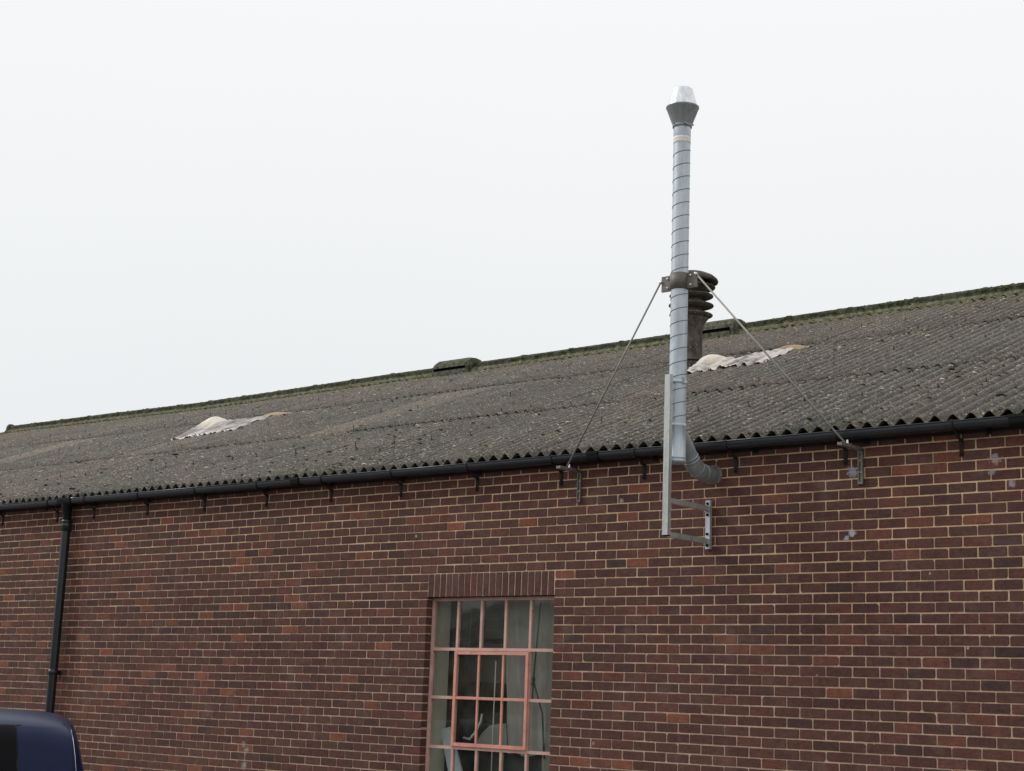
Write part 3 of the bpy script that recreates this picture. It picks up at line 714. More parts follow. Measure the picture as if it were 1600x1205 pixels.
# ------------------------------------------------------------------ ridge ventilators
def ridge_vent(x0, x1, label):
    zb = ridge_z((x0+x1)/2)-.048
    t = thing('ridge_ventilator', label, 'ventilator', ((x0+x1)/2, YR, zb), 'mossy ventilators on the ridge')
    m_ = MB(); prof = [(-.200, .085), (-.198, .13), (-.17, .185), (-.11, .225), (0, .238), (.11, .225), (.17, .185), (.198, .13), (.200, .085)]
    st = [(x0, .55, -.03), (x0+.028, .78, -.03), (x0+.030, .8, .085), (x0+.08, 1, .085), (x1-.05, 1, .085), (x1-.048, 1, -.03), (x1, .93, -.03)]; n_ = len(prof); vs = []; fs = []
    for xx, kf, low in st:
        for i, (s_, zz) in enumerate(prof):
            vs.append((xx+random.uniform(-.002, .002), YR+s_*(.75+.25*kf), zb+(low if i in (0, n_-1) else .085+(zz-.085)*kf)))
    for a in range(len(st)-1):
        for i in range(n_-1): fs.append((a*n_+i, a*n_+i+1, (a+1)*n_+i+1, (a+1)*n_+i))
    fs.append(tuple(range(n_))); fs.append(tuple((len(st)-1)*n_+i for i in range(n_))[::-1])
    m_.add(vs, fs, smooth=False); m_.build('hood', M['vent'], t, (x0, YR, zb))
    m_ = MB(); m_.box((x0+.02, YR-.204, zb-.05), (x1-.05, YR-.180, zb+.036)); m_.box((x0-.02, YR-.24, zb-.09), (x1+.03, YR-.21, zb-.030)); m_.build('sill_strip', M['vent'], t, (x0, YR-.2, zb))
    m_ = MB(); m_.box((x0+.06, YR-.14, zb-.02), (x1-.06, YR+.02, zb+.13)); m_.build('throat_shade', M['black'], t, (x0, YR-.1, zb))  # black box paints in the shade of the open slot
    return t
ridge_vent(-8.44, -7.66, 'mossy louvred ridge ventilator standing alone left of the flue')
ridge_vent(-3.60, -2.74, 'mossy ridge ventilator partly hidden behind the round roof cowl')

# ------------------------------------------------------------------ round roof ventilator behind the flue
vx, vy = -1.715, 4.63; vzb = roof_mid(vx, vy)-.05
rv = thing('roof_ventilator', 'brown weathered cement roof cowl with stacked flared rings behind the flue', 'ventilator', (vx, vy, vzb))
m_ = MB(); m_.lathe([(.20, 6.14-vzb), (.19, 6.25-vzb), (.155, 6.33-vzb), (.142, 6.40-vzb), (.140, 6.66-vzb), (.150, 6.74-vzb), (.175, 6.80-vzb), (.215, 6.85-vzb)], (vx, vy, vzb), 40); m_.build('body', M['cement'], rv, (vx, vy, vzb))
for zt, r in ((6.865, .262), (6.985, .272), (7.105, .266)):
    m_ = MB(); m_.lathe([(.13, -.02), (.165, -.012), (.215, -.004), (r, .016), (r+.003, .022), (r, .028), (.22, .034), (.16, .062), (.13, .10)], (vx, vy, zt), 40); m_.build('ring', M['cement'], rv, (vx, vy, zt))
m_ = MB(); m_.lathe([(.13, -.02), (.15, .0), (.21, .045), (.23, .09)], (vx, vy, 7.15), 40); m_.build('neck', M['cement'], rv, (vx, vy, 7.15))
m_ = MB(); m_.lathe([(.18, .02), (.22, .0), (.286, -.004), (.292, .006), (.28, .018), (.2, .05)], (vx, vy, 7.232), 40); m_.build('ring', M['cement'], rv, (vx, vy, 7.23))
m_ = MB(); m_.lathe([(.17, .0), (.22, -.012), (.30, -.030), (.322, -.028), (.326, -.012), (.315, .012), (.27, .05), (.19, .085), (.10, .10), (0, .105)], (vx, vy, 7.325), 40); m_.build('cap', M['cement'], rv, (vx, vy, 7.32))
m_ = MB(); m_.lathe([(.12, 6.9-7), (.12, 7.3-7)], (vx, vy, 7.0), 20); m_.build('inner_throat', M['black'], rv, (vx, vy, 6.9))
m_ = MB(); m_.lathe([(.205, 0), (.212, .01), (.205, .02)], (vx, vy, 6.285), 32); m_.build('collar', M['black'], rv, (vx, vy, 6.29))

# ------------------------------------------------------------------ torn rooflight coverings
def torn(name, label, BL, BR, TR, TL, humps, seed):
    t = thing(name, label, 'roof patch', (BL[0], BL[1], roof_mid(*BL)), 'torn coverings on the roof slope')
    nx, ny = 90, 34; vs = []; cs = []; m_ = MB(); fs = []
    for k in range(2):
        for j in range(ny+1):
            tt = j/ny
            for i in range(nx+1):
                s_ = i/nx
                rag = .045*noise.noise((s_*7, seed, 0))+.02*noise.noise((s_*25, seed, 1))
                tj = tt if tt > .12 else tt+(1-tt/.12)*rag
                x = (BL[0]*(1-s_)+BR[0]*s_)*(1-tj)+(TL[0]*(1-s_)+TR[0]*s_)*tj
                y = (BL[1]*(1-s_)+BR[1]*s_)*(1-tj)+(TL[1]*(1-s_)+TR[1]*s_)*tj
                q_ = tt-.30*s_; fold = noise.noise((s_*2.2, q_*4.2, seed)); f2 = noise.noise((s_*4.5, q_*11, seed+3)); f3 = noise.noise((s_*30, tt*9, seed+5))
                h = .010+.024*abs(fold)+.010*f2+.004*f3
                cg = .016*math.cos(2*PI*(x-XC+.03*math.sin(y*3))/PITCH)*max(0, 1-1.6*sum(math.exp(-((s_-hx)/sx)**2-((tt-ht)/sy)**2) for hx, ht, sx, sy, hh in humps if hh > .03))
                for hx, ht, sx, sy, hh in humps: h += hh*math.exp(-((s_-hx)/sx)**2-((tt-ht)/sy)**2)
                z = roof_mid(x, y)+.022+cg+max(h, .004)-(.003 if k else 0)
                if tt < .05 and noise.noise((s_*17, seed, 7)) > .1: z += .015
                vs.append((x, y, z))
                hum = sum(math.exp(-((s_-hx)/(sx*1.1))**2-((tt-ht)/(sy*1.2))**2) for hx, ht, sx, sy, hh in humps if hh > .05)
                pk = min(1, max(0, hum*1.3)); ed = max(0, 1-tt/.13)*(1 if s_ < .6 else .5)
                n1 = noise.noise((s_*2.0, q_*6, seed+4))
                n2 = noise.noise((s_*8, q_*16, seed+8))
                n3 = noise.noise((s_*11, tt*1.2, seed+2))
                base = Vector((.22, .20, .20)).lerp(Vector((.58, .54, .51)), min(1, max(0, .25+.35*s_+n1*.9+n3*1.5+n2*.5)))
                base = base.lerp(Vector((.72, .68, .60)), pk); base = base.lerp(Vector((.82, .79, .72)), ed*.8)
                if pk > .2: base = base.lerp(Vector((.56, .43, .29)), min(.6, max(0, -.1+1.8*noise.noise((s_*9, tt*5, seed+9)))))
                cs.append((*base, 1))
    N = (nx+1)*(ny+1)
    for j in range(ny):
        for i in range(nx):
            a = j*(nx+1)+i
            if j < 2 and noise.noise((i*.17, j*.6, seed+11)) > .25: continue
            fs.append((a, a+1, a+nx+2, a+nx+1)); fs.append((N+a, N+a+nx+1, N+a+nx+2, N+a+1))
    m_.v = vs; m_.f = fs; m_.c = cs; m_.sm = [True]*len(fs)
    m_.build('covering', M['sheeting'], t, (BL[0], BL[1], roof_mid(*BL)), True)
    return t
def flap(t, x0, x1, y0, y1, h):
    m_ = MB(); vs = []; fs = []; n_ = 16
    for i in range(n_+1):
        s_ = i/n_; x = x0+(x1-x0)*s_; ar = math.sin(PI*min(1, s_*1.05))*h
        for k, (yy, zz) in enumerate(((y0, 0), (y0+.02, ar), (y0+.05, ar+.012), (y1, .0))):
            vs.append((x, yy, roof_mid(x, yy)+.02+zz*(1 if k < 3 else .3)))
    for i in range(n_):
        for k in (1, 2): a = i*4+k; fs.append((a, a+1, a+5, a+4))
        a = i*4; fs.append((a, a+1, a+5, a+4))
    m_.add(vs, fs, (.36, .27, .16, 1), True); m_.build('curled_flap', M['sheeting'], t, (x0, y0, roof_mid(x0, y0)), True)
tr_ = torn('torn_covering', 'crumpled cream covering on the roof just right of the flue pipe', (-1.31, 3.86), (-.27, 4.0), (-.42, 4.86), (-1.52, 4.62),
           [(.10, .93, .16, .22, .095), (.05, .55, .10, .3, .04), (.42, 1.0, .10, .2, -.03), (.75, .8, .2, .3, .02)], 2.2)
flap(tr_, -.74, -.24, 4.86, 5.0, .045)
tl_ = torn('torn_covering', 'crumpled cream covering on the far left part of the roof', (-10.15, 3.45), (-9.1, 3.75), (-9.55, 4.9), (-10.85, 4.62),
           [(.14, .97, .18, .22, .13), (.0, .55, .10, .3, .04), (.55, .7, .15, .3, .03)], 6.1)
flap(tl_, -9.9, -9.2, 4.88, 5.05, .04)

# ------------------------------------------------------------------ gutter
GY, GZ, GR = -.115, 4.357, .057
gt = thing('gutter', 'black half round gutter along the eaves under the corrugated sheets', 'gutter', (-7.5, GY, GZ))
straps = [3.841, 2.875, 1.865, .943, .03, -.978, -1.969, -2.954, -3.94, -4.96, -5.968, -6.986, -7.723, -8.9, -9.9, -10.9, -11.9, -12.9, -13.9, -14.9, -15.9, -16.9, -17.9, -18.9, -19.9, -20.9, 4.85, 5.85, 6.7]
joints = [4.34, .495, -3.34, -7.38, -11.2, -15.0, -18.9]
def gsec(x, r, gap=0):                          # deep profile: upright face, rounded belly
    o_ = []
    for k in range(15):
        th = PI+PI*k/14; c_, s_ = math.cos(th), math.sin(th)
        o_.append((x, GY+r*math.copysign(abs(c_)**.62, c_), GZ-r*1.08*abs(s_)**.72-gap))
    return o_
def gut(x0, x1, r, th=.004, wob=True):
    m_ = MB(); ns = max(1, int((x1-x0)/.25)); vs = []; fs = []
    for k in range(ns+1):
        x = x0+(x1-x0)*k/ns; dz = .003*noise.noise((x*.8, 0, 4))-.004*abs(math.sin(PI*(x)/1.0))*0
        for p in gsec(x, r)+gsec(x, r-th)[::-1]: vs.append((p[0], p[1], p[2]+dz))
    n_ = 30
    for k in range(ns):
        for i in range(n_): i2 = (i+1) % n_; fs.append((k*n_+i, (k+1)*n_+i, (k+1)*n_+i2, k*n_+i2))
    fs.append(tuple(range(n_))[::-1]); fs.append(tuple(ns*n_+i for i in range(n_)))
    m_.add(vs, fs, smooth=False); return m_
ed = [7.1]+joints+[-22.1]
for a, b_ in zip(ed, ed[1:]):
    m_ = gut(b_+.012, a-.012, GR); m_.tube([(b_+.012, GY-GR, GZ), (a-.012, GY-GR, GZ)], .006, 8)
    m_.build('gutter_length', M['gutter'], gt, (b_, GY, GZ))
for x in joints:
    w_ = .062 if abs(x+7.38) > .1 else .13
    m_ = gut(x-w_, x+w_, GR+.009, .006); m_.box((x-w_, GY-GR-.014, GZ-.012), (x+w_, GY-GR+.004, GZ+.012)); m_.build('gutter_joint', M['black'], gt, (x, GY, GZ))
for x in straps:
    m_ = gut(x-.008, x+.008, GR+.007, .006); m_.bar((x, GY-GR-.004, GZ+.008), (x, GY-GR+.012, GZ+.012), .028, .008)
    m_.bar((x, GY+.01, GZ-GR-.008), (x, -.006, GZ-GR-.075), .022, .008); m_.bar((x, GY+GR, GZ), (x, -.028, GZ-.005), .026, .008)
    m_.box((x-.015, -.010, GZ-GR-.185), (x+.015, -.003, GZ-GR-.05)); m_.lathe([(.010, 0), (.010, .012), (0, .014)], (x, -.010, GZ-GR-.165), 8, (0, -1, 0))
    m_.build('gutter_bracket', M['rust'], gt, (x, GY, GZ))

# ------------------------------------------------------------------ downpipe
dp = thing('downpipe', 'black round downpipe fixed to the brick wall at the left', 'downpipe', (-7.40, -.085, 0))
m_ = MB(); m_.lathe([(.052, 0), (.052, 4.08)], (-7.40, -.085, 0), 24); m_.build('pipe', M['gutter'], dp, (-7.40, -.085, 0))
m_ = MB(); m_.lathe([(.052, 0), (.064, .005), (.064, .09), (.060, .10), (.066, .105), (.066, .13), (.052, .135)], (-7.40, -.085, 3.98), 24); m_.build('socket', M['gutter'], dp, (-7.4, -.085, 3.98))
m_ = MB(); m_.tube([(-7.40, -.085, 4.10), (-7.40, -.09, 4.18), (-7.39, -.11, 4.26), (-7.38, GY, 4.31)], [.05, .052, .062, .068], 20, False); m_.build('outlet', M['black'], dp, (-7.4, -.085, 4.1))
for z in (2.3, .5):
    m_ = MB(); m_.lathe([(.053, 0), (.060, .003), (.060, .06), (.053, .063)], (-7.40, -.085, z), 24); m_.box((-7.44, -.04, z+.01), (-7.36, -.003, z+.05)); m_.build('pipe_bracket', M['gutter'], dp, (-7.4, -.085, z))

# ------------------------------------------------------------------ flue
FX, FY = 1.606, -.49; r0 = .0715
fl = thing('flue_pipe', 'tall galvanised spiral flue pipe with conical cowl on a wall frame', 'flue', (FX, FY, 3.5))
m_ = MB(); m_.lathe([(r0, 4.44), (r0, 7.02)], (FX, FY, 0), 40); m_.build('spiral_duct', M['galv'], fl, (FX, FY, 4.44))
m_ = MB(); pts = []; z = 4.50
while z < 6.86:
    th = 2*PI*(z/.1135); pts.append((FX+(r0+.0004)*math.cos(th), FY+(r0+.0004)*math.sin(th), z)); z += .1135/40
m_.tube(pts, .0031, 6); m_.build('spiral_seam', M['seam'], fl, (FX, FY, 4.5))
m_ = MB(); m_.lathe([(r0+.0012, 6.936), (r0+.0022, 6.94), (r0+.0022, 7.02)], (FX, FY, 0), 40); m_.build('top_collar', M['galv'], fl, (FX, FY, 6.93))
m_ = MB(); m_.lathe([(r0+.0005, 6.874), (r0+.0018, 6.875), (r0+.0018, 6.902), (r0+.001, 6.904), (r0+.0018, 6.906), (r0+.0018, 6.935), (r0+.0005, 6.936)], (FX, FY, 0), 40); m_.build('label_tape', M['tape'], fl, (FX, FY, 6.87))
# cowl: flared bowl, rolled rim, truncated cone on top
m_ = MB(); m_.lathe([(r0+.003, 7.022), (r0+.006, 7.03), (.136, 7.188), (.141, 7.196), (.141, 7.204), (.134, 7.206), (.128, 7.198)], (FX, FY, 0), 44); m_.build('cowl_bowl', M['galv_dark'], fl, (FX, FY, 7.02))  # darker metal puts the bowl's shaded underside into the colour
m_ = MB(); m_.lathe([(.128, 7.203), (.124, 7.22), (.086, 7.352), (.083, 7.364), (.076, 7.371), (.06, 7.374), (.055, 7.36)], (FX, FY, 0), 44); m_.build('cowl_cone', mat_galv('sky_bright_galvanised', (.74, .77, .80), .34, .75), fl, (FX, FY, 7.2))  # paler metal puts the sky's brightness into the colour
m_ = MB(); m_.lathe([(r0+.003, 7.018), (r0+.011, 7.022), (r0+.011, 7.046), (r0+.004, 7.05)], (FX, FY, 0), 36)
m_.bar((FX+.055, FY-.060, 7.046), (FX+.135, FY-.030, 7.008), .008, .014); m_.lathe([(.006, 0), (.006, .02), (0, .021)], (FX-.02, FY-.084, 7.038), 8, (0, -1, 0)); m_.build('cowl_clamp', M['galv_dark'], fl, (FX, FY, 7.02))
# tee piece and its cap
m_ = MB(); rt_ = .0745
m_.lathe([(r0, 4.468), (rt_+.002, 4.462), (rt_+.002, 4.446), (rt_, 4.442), (rt_, 4.196), (rt_+.004, 4.192), (rt_+.004, 4.182), (rt_, 4.178), (rt_+.001, 4.172), (rt_+.005, 4.166), (rt_+.005, 4.156), (rt_, 4.15), (rt_-.01, 4.143), (0, 4.143)], (FX, FY, 0), 40)
m_.build('tee_piece', M['galv'], fl, (FX, FY, 4.14))
m_ = MB(); rb_ = .068; A = Vector((FX+.005, FY+.02, 4.40)); Bq = Vector((1.622, -.275, 4.175))
m_.tube([A, Bq], rb_, 30, False)
d_ = (Bq-A).normalized()
for q in (.0, .03): m_.tube([Bq-d_*(.035+q), Bq-d_*(.030+q), Bq-d_*(.022+q), Bq-d_*(.017+q)], [rb_, rb_+.005, rb_+.005, rb_], 30, False)
m_.build('branch', M['galv_dark'], fl, A)
m_ = MB(); H1 = Vector((1.655, .03, 4.11)); pts = [Bq-d_*.01]; 
for t_ in (0, .2, .4, .6, .8, 1):
    a_ = (1-t_)**2; b2 = 2*t_*(1-t_); c_ = t_*t_; pts.append(a_*Bq+b2*Vector((1.63, -.205, 4.11))+c_*Vector((1.635, -.14, 4.11)))
pts.append(H1); m_.tube(pts, rb_+.002, 30, False, smooth=True)
for p_, q_ in ((pts[3], pts[4]), (pts[-2], pts[-1])):
    dd = (q_-p_).normalized(); m_.tube([p_, p_+dd*.004, p_+dd*.012, p_+dd*.016], [rb_+.002, rb_+.006, rb_+.006, rb_+.002], 30, False)
m_.build('elbow', M['galv_dark'], fl, Bq)
m_ = MB(); vs = []; n_ = 28
for k in range(n_):
    th = 2*PI*k/n_; r = .084+.018*noise.noise((math.cos(th)*2, math.sin(th)*2, 5)); vs.append((1.650+r*math.cos(th), -.002, 4.11+r*math.sin(th)))
for k in range(n_):
    th = 2*PI*k/n_; vs.append((1.650+.07*math.cos(th), -.014, 4.11+.07*math.sin(th)))
m_.add(vs, [(k, (k+1) % n_, n_+(k+1) % n_, n_+k) for k in range(n_)], smooth=True); m_.build('mortar_collar', mat_simple('old_sealant', (.20, .165, .135), .9, 0, .2, 30, .3, .5), fl, (1.65, 0, 4.11))
# upright rail (channel), two arms, wall plate
RX, RY = 1.604, -.615
m_ = MB(); zb_, zt_ = 3.548, 4.86; w_ = .0265
m_.box((RX-w_, RY-.022, zb_), (RX+w_, RY-.018, zt_)); m_.box((RX-w_, RY-.0179, zb_), (RX-w_+.004, RY+.022, zt_)); m_.box((RX+w_-.004, RY-.0179, zb_), (RX+w_, RY+.022, zt_))
m_.box((RX-w_+.0041, RY+.018, zb_), (RX-.010, RY+.022, zt_)); m_.box((RX+.010, RY+.018, zb_), (RX+w_-.0041, RY+.022, zt_))
m_.build('upright_rail', M['rail'], fl, (RX, RY, zb_))
m_ = MB(); m_.box((RX-.024, RY-.0175, zb_-.006), (RX+.024, RY+.0175, zb_+.012)); m_.build('rail_end_shade', M['black'], fl, (RX, RY, zb_))  # black block stands in for shade inside the open rail end
for z in (3.826, 3.553):
    m_ = MB(); m_.box((RX-.006, RY+.024, z-.021), (RX+.032, -.045, z+.021))
    m_.box((RX-.02, -.045, z-.024), (RX+.04, -.036, z+.024)); m_.build('support_arm', M['rail'], fl, (RX, -.3, z))
m_ = MB(); m_.box((RX-.012, -.034, 3.492), (RX+.034, -.004, 3.895)); m_.build('wall_plate', M['galv'], fl, (RX, -.02, 3.49))
for z in (3.868, 3.775, 3.615, 3.520):
    m_ = MB(); m_.lathe([(.012, 0), (.012, .008), (.007, .009), (.006, .018), (0, .019)], (RX+.010, -.034, z), 8, (0, -1, 0)); m_.build('bolt', M['black'], fl, (RX+.01, -.034, z))
m_ = MB(); m_.lathe([(r0+.001, 0), (r0+.006, .002), (r0+.006, .028), (r0+.001, .03)], (FX, FY, 4.80), 36); m_.box((FX+.078, FY-.03, 4.795), (FX+.086, FY-.012, 4.85)); m_.box((FX+.07, FY-.032, 4.798), (FX+.11, FY-.024, 4.806)); m_.build('pipe_clip', M['galv'], fl, (FX, FY, 4.8))
# clamp band for the stays
m_ = MB(); m_.lathe([(r0+.001, 5.600), (r0+.009, 5.602), (r0+.009, 5.738), (r0+.001, 5.740)], (FX, FY, 0), 40)
for sx in (-1, 1):
    m_.box((FX+sx*.125-.052, FY-.008, 5.604), (FX+sx*.125+.052, FY-.002, 5.736)); m_.box((FX+sx*.125-.052, FY+.004, 5.604), (FX+sx*.125+.052, FY+.010, 5.736))
m_.build('stay_clamp', M['clamp'], fl, (FX, FY, 5.6))
for sx in (-1, 1):
    for z in (5.63, 5.71):
        m_ = MB(); m_.lathe([(.010, 0), (.010, .010), (.005, .011), (0, .02)], (FX+sx*.115, FY-.008, z), 8, (0, -1, 0)); m_.build('bolt', M['bright'], fl, (FX+sx*.115, FY-.01, z))
# ------------------------------------------------------------------ stays with slotted wall brackets
def stay(label, wx, tip, foot, top):
    t = thing('stay', label, 'stay', (wx, -.02, 3.96), 'steel stays bracing the flue')
    m_ = MB(); m_.tube([foot, top], .0078, 10); m_.build('stay_rod', M['rod'], t, foot)
    m_ = MB(); m_.box((wx-.020, -.024, 3.952), (wx-.013, -.003, 4.236)); m_.box((wx+.013, -.024, 3.952), (wx+.020, -.003, 4.236)); m_.box((wx-.0129, -.010, 3.952), (wx+.0129, -.004, 4.236))
    for z in (3.956, 4.04, 4.13, 4.2): m_.box((wx-.0128, -.022, z), (wx+.0128, -.011, z+.014))
    m_.build('wall_channel', M['bracket'], t, (wx, -.02, 3.95))
    m_ = MB(); m_.box((wx-.020, tip, 4.214), (wx+.020, -.003, 4.219)); m_.box((wx-.020, tip, 4.2191), (wx-.015, -.025, 4.240)); m_.box((wx+.015, tip, 4.2191), (wx+.020, -.025, 4.240)); m_.box((wx-.0149, tip, 4.219), (wx+.0149, tip+.004, 4.236)); m_.build('bracket_arm', M['bracket'], t, (wx, tip, 4.2))
    f = Vector(foot); m_ = MB(); m_.lathe([(.014, -.006), (.014, .008), (.009, .010), (.008, .032), (0, .034)], (f.x+.002, f.y+.035, 4.238), 8); m_.build('nut', M['bright'], t, f)
    m_ = MB(); m_.box((f.x-.012, f.y-.03, 4.236), (f.x+.012, f.y+.055, 4.241)); m_.build('foot_plate', M['bracket'], t, f)
    tp = Vector(top); m_ = MB(); m_.lathe([(.013, -.012), (.013, .012)], tp, 10, (0, 1, 0), caps=True); m_.build('end_eye', M['bright'], t, tp)
    return t
stay('thin steel stay running down left from the flue to its wall bracket', .243, -.325, (.243, -.20, 4.243), (1.425, FY-.012, 5.69))
stay('thin steel stay running down right from the flue to its wall bracket', 3.010, -.348, (3.010, -.262, 4.243), (1.775, FY-.012, 5.715))

# ------------------------------------------------------------------ dark blue van at the lower left
paint = mat_simple('navy_paint', (.006, .012, .048), .34, .0, .22, 5, .06, .01); paint.node_tree.nodes['Principled BSDF'].inputs['Coat Weight'].default_value = .0
tint = mat_simple('tinted_glass', (.002, .002, .003), .25, 0, .12, 5, .02, 0); trim = mat_simple('black_trim', (.015, .015, .016), .5); tyre = mat_simple('tyre_rubber', (.02, .02, .02), .85)
lampm = mat_simple('red_lens', (.35, .02, .015), .2); chrome = mat_simple('bright_moulding', (.7, .72, .78), .15, .9)
VX1 = 0.0; VX0 = -4.75; VC = .955
van = thing('parked_van', 'dark blue van with black tinted side window at the lower left corner', 'van', (0, 0, 0))
def sect(zr_, z):                              # half width of the body at height z for roof height zr_
    q = z*1.975/zr_
    if q < .95: return .90+.065*math.sin(min(1, max(0, (q-.25)/.7))*PI/2)
    if q < 1.72: return .965-.058*((q-.95)/.77)**1.6
    return .907*max(0, 1-((q-1.72)/.255)**2.6)**.5
prof = [(VX0, .42, .95), (VX0+.05, .35, 1.05), (VX0+.35, .3, 1.16), (VX0+.75, .28, 1.30), (VX0+1.15, .28, 1.72), (VX0+1.5, .28, 1.90), (VX0+2.2, .28, 1.96), (VX1-1.2, .28, 1.97), (VX1-.62, .28, 1.968), (VX1-.40, .28, 1.955), (VX1-.28, .28, 1.938), (VX1-.21, .28, 1.915), (VX1-.165, .28, 1.88), (VX1-.13, .29, 1.81), (VX1-.08, .30, 1.62), (VX1-.02, .30, 1.40), (VX1, .32, 1.15), (VX1+.01, .36, .9)]
fine = []
for (a, b_) in zip(prof, prof[1:]):
    for k in range(3): fine.append(tuple(a[i]+(b_[i]-a[i])*k/3 for i in range(3)))
fine.append(prof[-1])
for it in range(2): fine = [fine[0]]+[(q[0], (p_[1]+2*q[1]+r_[1])/4, (p_[2]+2*q[2]+r_[2])/4) for p_, q, r_ in zip(fine, fine[1:], fine[2:])]+[fine[-1]]
prof = fine
m_ = MB(); vs = []; fs = []; K = 18
zk = [0, .08, .18, .3, .42, .52, .62, .70, .78, .84, .88, .91, .935, .957, .975, .988, .996, 1.0]
for x, zb_, zt_ in prof:
    for sgn in (-1, 1):
        for k in (range(K) if sgn < 0 else range(K-2, -1, -1)):
            z = zb_+(zt_-zb_)*zk[k]; hw = sect(zt_, z)*.985; inset = 1-.16*math.exp(-((x-VX0)/.3)**2)-.05*math.exp(-((x-VX1)/.12)**2)
            vs.append((x, VC+sgn*hw*inset, z))
n_ = 2*K-1
for a in range(len(prof)-1):
    for i in range(n_): i2 = (i+1) % n_; fs.append((a*n_+i, (a+1)*n_+i, (a+1)*n_+i2, a*n_+i2))
fs.append(tuple(range(n_))[::-1]); fs.append(tuple((len(prof)-1)*n_+i for i in range(n_)))
m_.add(vs, fs, smooth=True); vb = m_.build('body', paint, van, (-2.3, VC, .3))
def sidept(x, z, off=.004, sgn=-1):
    zt_ = interp([(p[0], p[2]) for p in prof], x); return (x, VC+sgn*(sect(zt_, z)*.985+off), z)
def sidepanel(name, quad, m, off, nn=16, sgn=-1, lab=None):
    """panel following the curve of the body side; quad = ((x_bottom_left, x_bottom_right), (x_top_left, x_top_right), z0, z1)"""
    (a0, a1), (b0_, b1), z0, z1 = quad; mb = MB(); vs = []; fs = []
    for lay in (off+.008, off-.02):
        for j in range(nn+1):
            t_ = j/nn; xa, xb = a0+(b0_-a0)*t_, a1+(b1-a1)*t_; z = z0+(z1-z0)*t_
            for i in range(5): vs.append(sidept(xa+(xb-xa)*i/4, z, lay, sgn))
    for j in range(nn):
        for i in range(4): a = j*5+i; fs.append((a, a+1, a+6, a+5))
    N = 5*(nn+1)
    ring = [i for i in range(5)]+[5*j+4 for j in range(1, nn+1)]+[5*nn+i for i in (3, 2, 1, 0)]+[5*j for j in range(nn-1, 0, -1)]
    mb.add(vs, fs, smooth=True)
    mb.add(vs, [(p_, N+p_, N+q_, q_) for p_, q_ in zip(ring, ring[1:]+ring[:1])]); return mb.build(name, m, van, sidept(a0, z0))
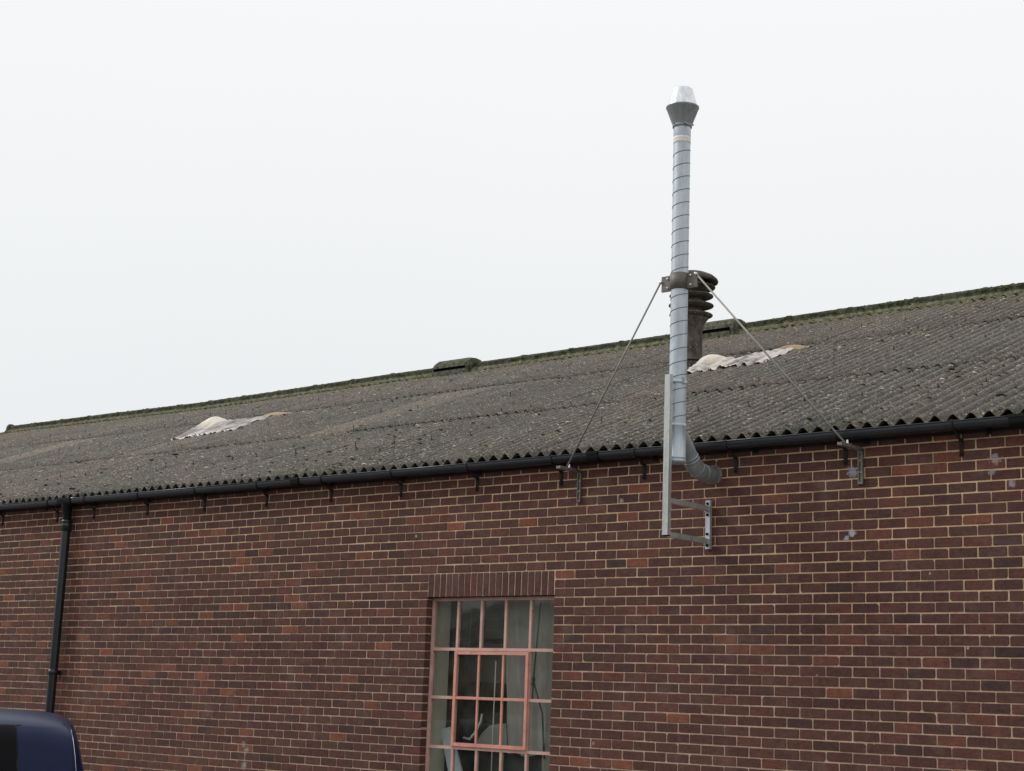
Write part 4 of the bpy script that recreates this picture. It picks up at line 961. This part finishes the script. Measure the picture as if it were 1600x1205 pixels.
for sg in (-1, 1):
    sidepanel('side_window', ((-1.70, -.58), (-1.70, -.655), 1.15, 1.842), tint, .004, sgn=sg)
    sidepanel('side_window', ((-2.85, -1.80), (-2.80, -1.80), 1.15, 1.83), tint, .004, sgn=sg)
    sidepanel('door_window', ((-3.95, -2.98), (-3.38, -2.92), 1.15, 1.76), tint, .004, sgn=sg)
    sidepanel('quarter_panel', ((-.57, -.135), (-.645, -.20), 1.15, 1.842), paint, .0065, sgn=sg)
    m_ = MB(); pts = [sidept(x, z, .020, sg) for x, z in ((-.20, 1.82), (-.185, 1.74), (-.162, 1.62), (-.142, 1.48), (-.13, 1.36), (-.125, 1.1))]; m_.tube(pts, .0028, 6); m_.build('moulding', chrome, van, pts[0])
    m_ = MB(); pts = [sidept(x, z, .012, sg) for x, z in ((-1.72, 1.849), (-1.2, 1.849), (-.66, 1.849), (-.19, 1.847))]; m_.tube(pts, .005, 6); pts = [sidept(x, z, .013, sg) for x, z in ((-.651, 1.845), (-.62, 1.55), (-.576, 1.15))]; m_.tube(pts, .0045, 6); m_.build('window_seal', trim, van, pts[0])
    m_ = MB(); pts = [sidept(x, 1.862, .004, sg) for x in (-3.3, -2.6, -1.8, -1.0, -.25)]; m_.tube(pts, .005, 6); m_.build('roof_channel', trim, van, pts[0])
    m_ = MB(); pts = [(VX1-.10+.05, VC+sg*.80, 1.40), (VX1-.02, VC+sg*.84, .95)]; m_.bar(pts[0], pts[1], .16, .10, (0, 1, 0)); m_.build('tail_light', lampm, van, pts[0])
    m_ = MB(); m_.box((-3.0, VC+sg*.93, .95), (-2.8, VC+sg*.975, 1.0)); m_.build('door_handle', trim, van, (-2.9, VC+sg*.95, .97))
    m_ = MB(); m_.lathe([(0, -.05), (.06, -.05), (.09, 0), (.06, .05), (0, .05)], (-3.85, VC+sg*1.06, 1.25), 12, (1, 0, 0)); m_.bar((-3.8, VC+sg*.9, 1.2), (-3.82, VC+sg*1.0, 1.22), .04, .04); m_.build('wing_mirror', trim, van, (-3.85, VC+sg*1.06, 1.25))
    m_ = MB(); m_.box((VX0+.02, VC+sg*.55-.17, .72), (VX0+.1, VC+sg*.55+.17, .90)); m_.build('headlight', chrome, van, (VX0+.03, VC+sg*.55, .8))
    for wx in (VX0+.95, VX1-.95):
        w = bpy.data.objects.new('wheel', None); COL.objects.link(w); w.parent = van; w.location = Vector((wx, VC+sg*.84, .33))-van.location
        m_ = MB(); m_.lathe([(.20, -.10), (.30, -.115), (.33, -.08), (.33, .08), (.30, .115), (.20, .10)], (wx, VC+sg*.84, .33), 28, (0, 1, 0)); m_.build('tyre', tyre, w, (wx, VC+sg*.84, .33))
        m_ = MB(); m_.lathe([(0, -.09), (.08, -.10), (.20, -.085), (.21, -.06), (.21, .06), (.20, .085), (.08, .10), (0, .09)], (wx, VC+sg*.84, .33), 24, (0, 1, 0)); m_.build('rim', M['galv_dark'], w, (wx, VC+sg*.84, .33))
m_ = MB(); m_.box((VX0-.07, VC-.85, .32), (VX0+.1, VC+.85, .58)); m_.build('front_bumper', trim, van, (VX0, VC, .45))
m_ = MB(); m_.box((VX1-.1, VC-.88, .32), (VX1+.08, VC+.88, .58)); m_.build('rear_bumper', trim, van, (VX1, VC, .45))
m_ = MB(); m_.add([(VX0+.80, VC-.70, 1.36), (VX0+.80, VC+.70, 1.36), (VX0+1.38, VC+.60, 1.86), (VX0+1.38, VC-.60, 1.86), (VX0+.78, VC-.70, 1.34), (VX0+.78, VC+.70, 1.34), (VX0+1.36, VC+.6, 1.87), (VX0+1.36, VC-.6, 1.87)], [(0, 1, 2, 3), (4, 7, 6, 5), (0, 4, 5, 1), (1, 5, 6, 2), (2, 6, 7, 3), (3, 7, 4, 0)]); m_.build('windscreen', tint, van, (VX0+1, VC, 1.4))
m_ = MB(); m_.add([(VX1-.06, VC-.62, 1.2), (VX1-.06, VC+.62, 1.2), (VX1-.145, VC+.58, 1.72), (VX1-.145, VC-.58, 1.72), (VX1-.015, VC-.62, 1.2), (VX1-.015, VC+.62, 1.2), (VX1-.115, VC+.58, 1.72), (VX1-.115, VC-.58, 1.72)], [(3, 2, 1, 0), (4, 5, 6, 7), (0, 1, 5, 4), (1, 2, 6, 5), (2, 3, 7, 6), (3, 0, 4, 7)]); m_.build('rear_window', tint, van, (VX1, VC, 1.4))
van.location = (-2.555, -2.895, 0); van.rotation_euler = (0, 0, math.radians(59))
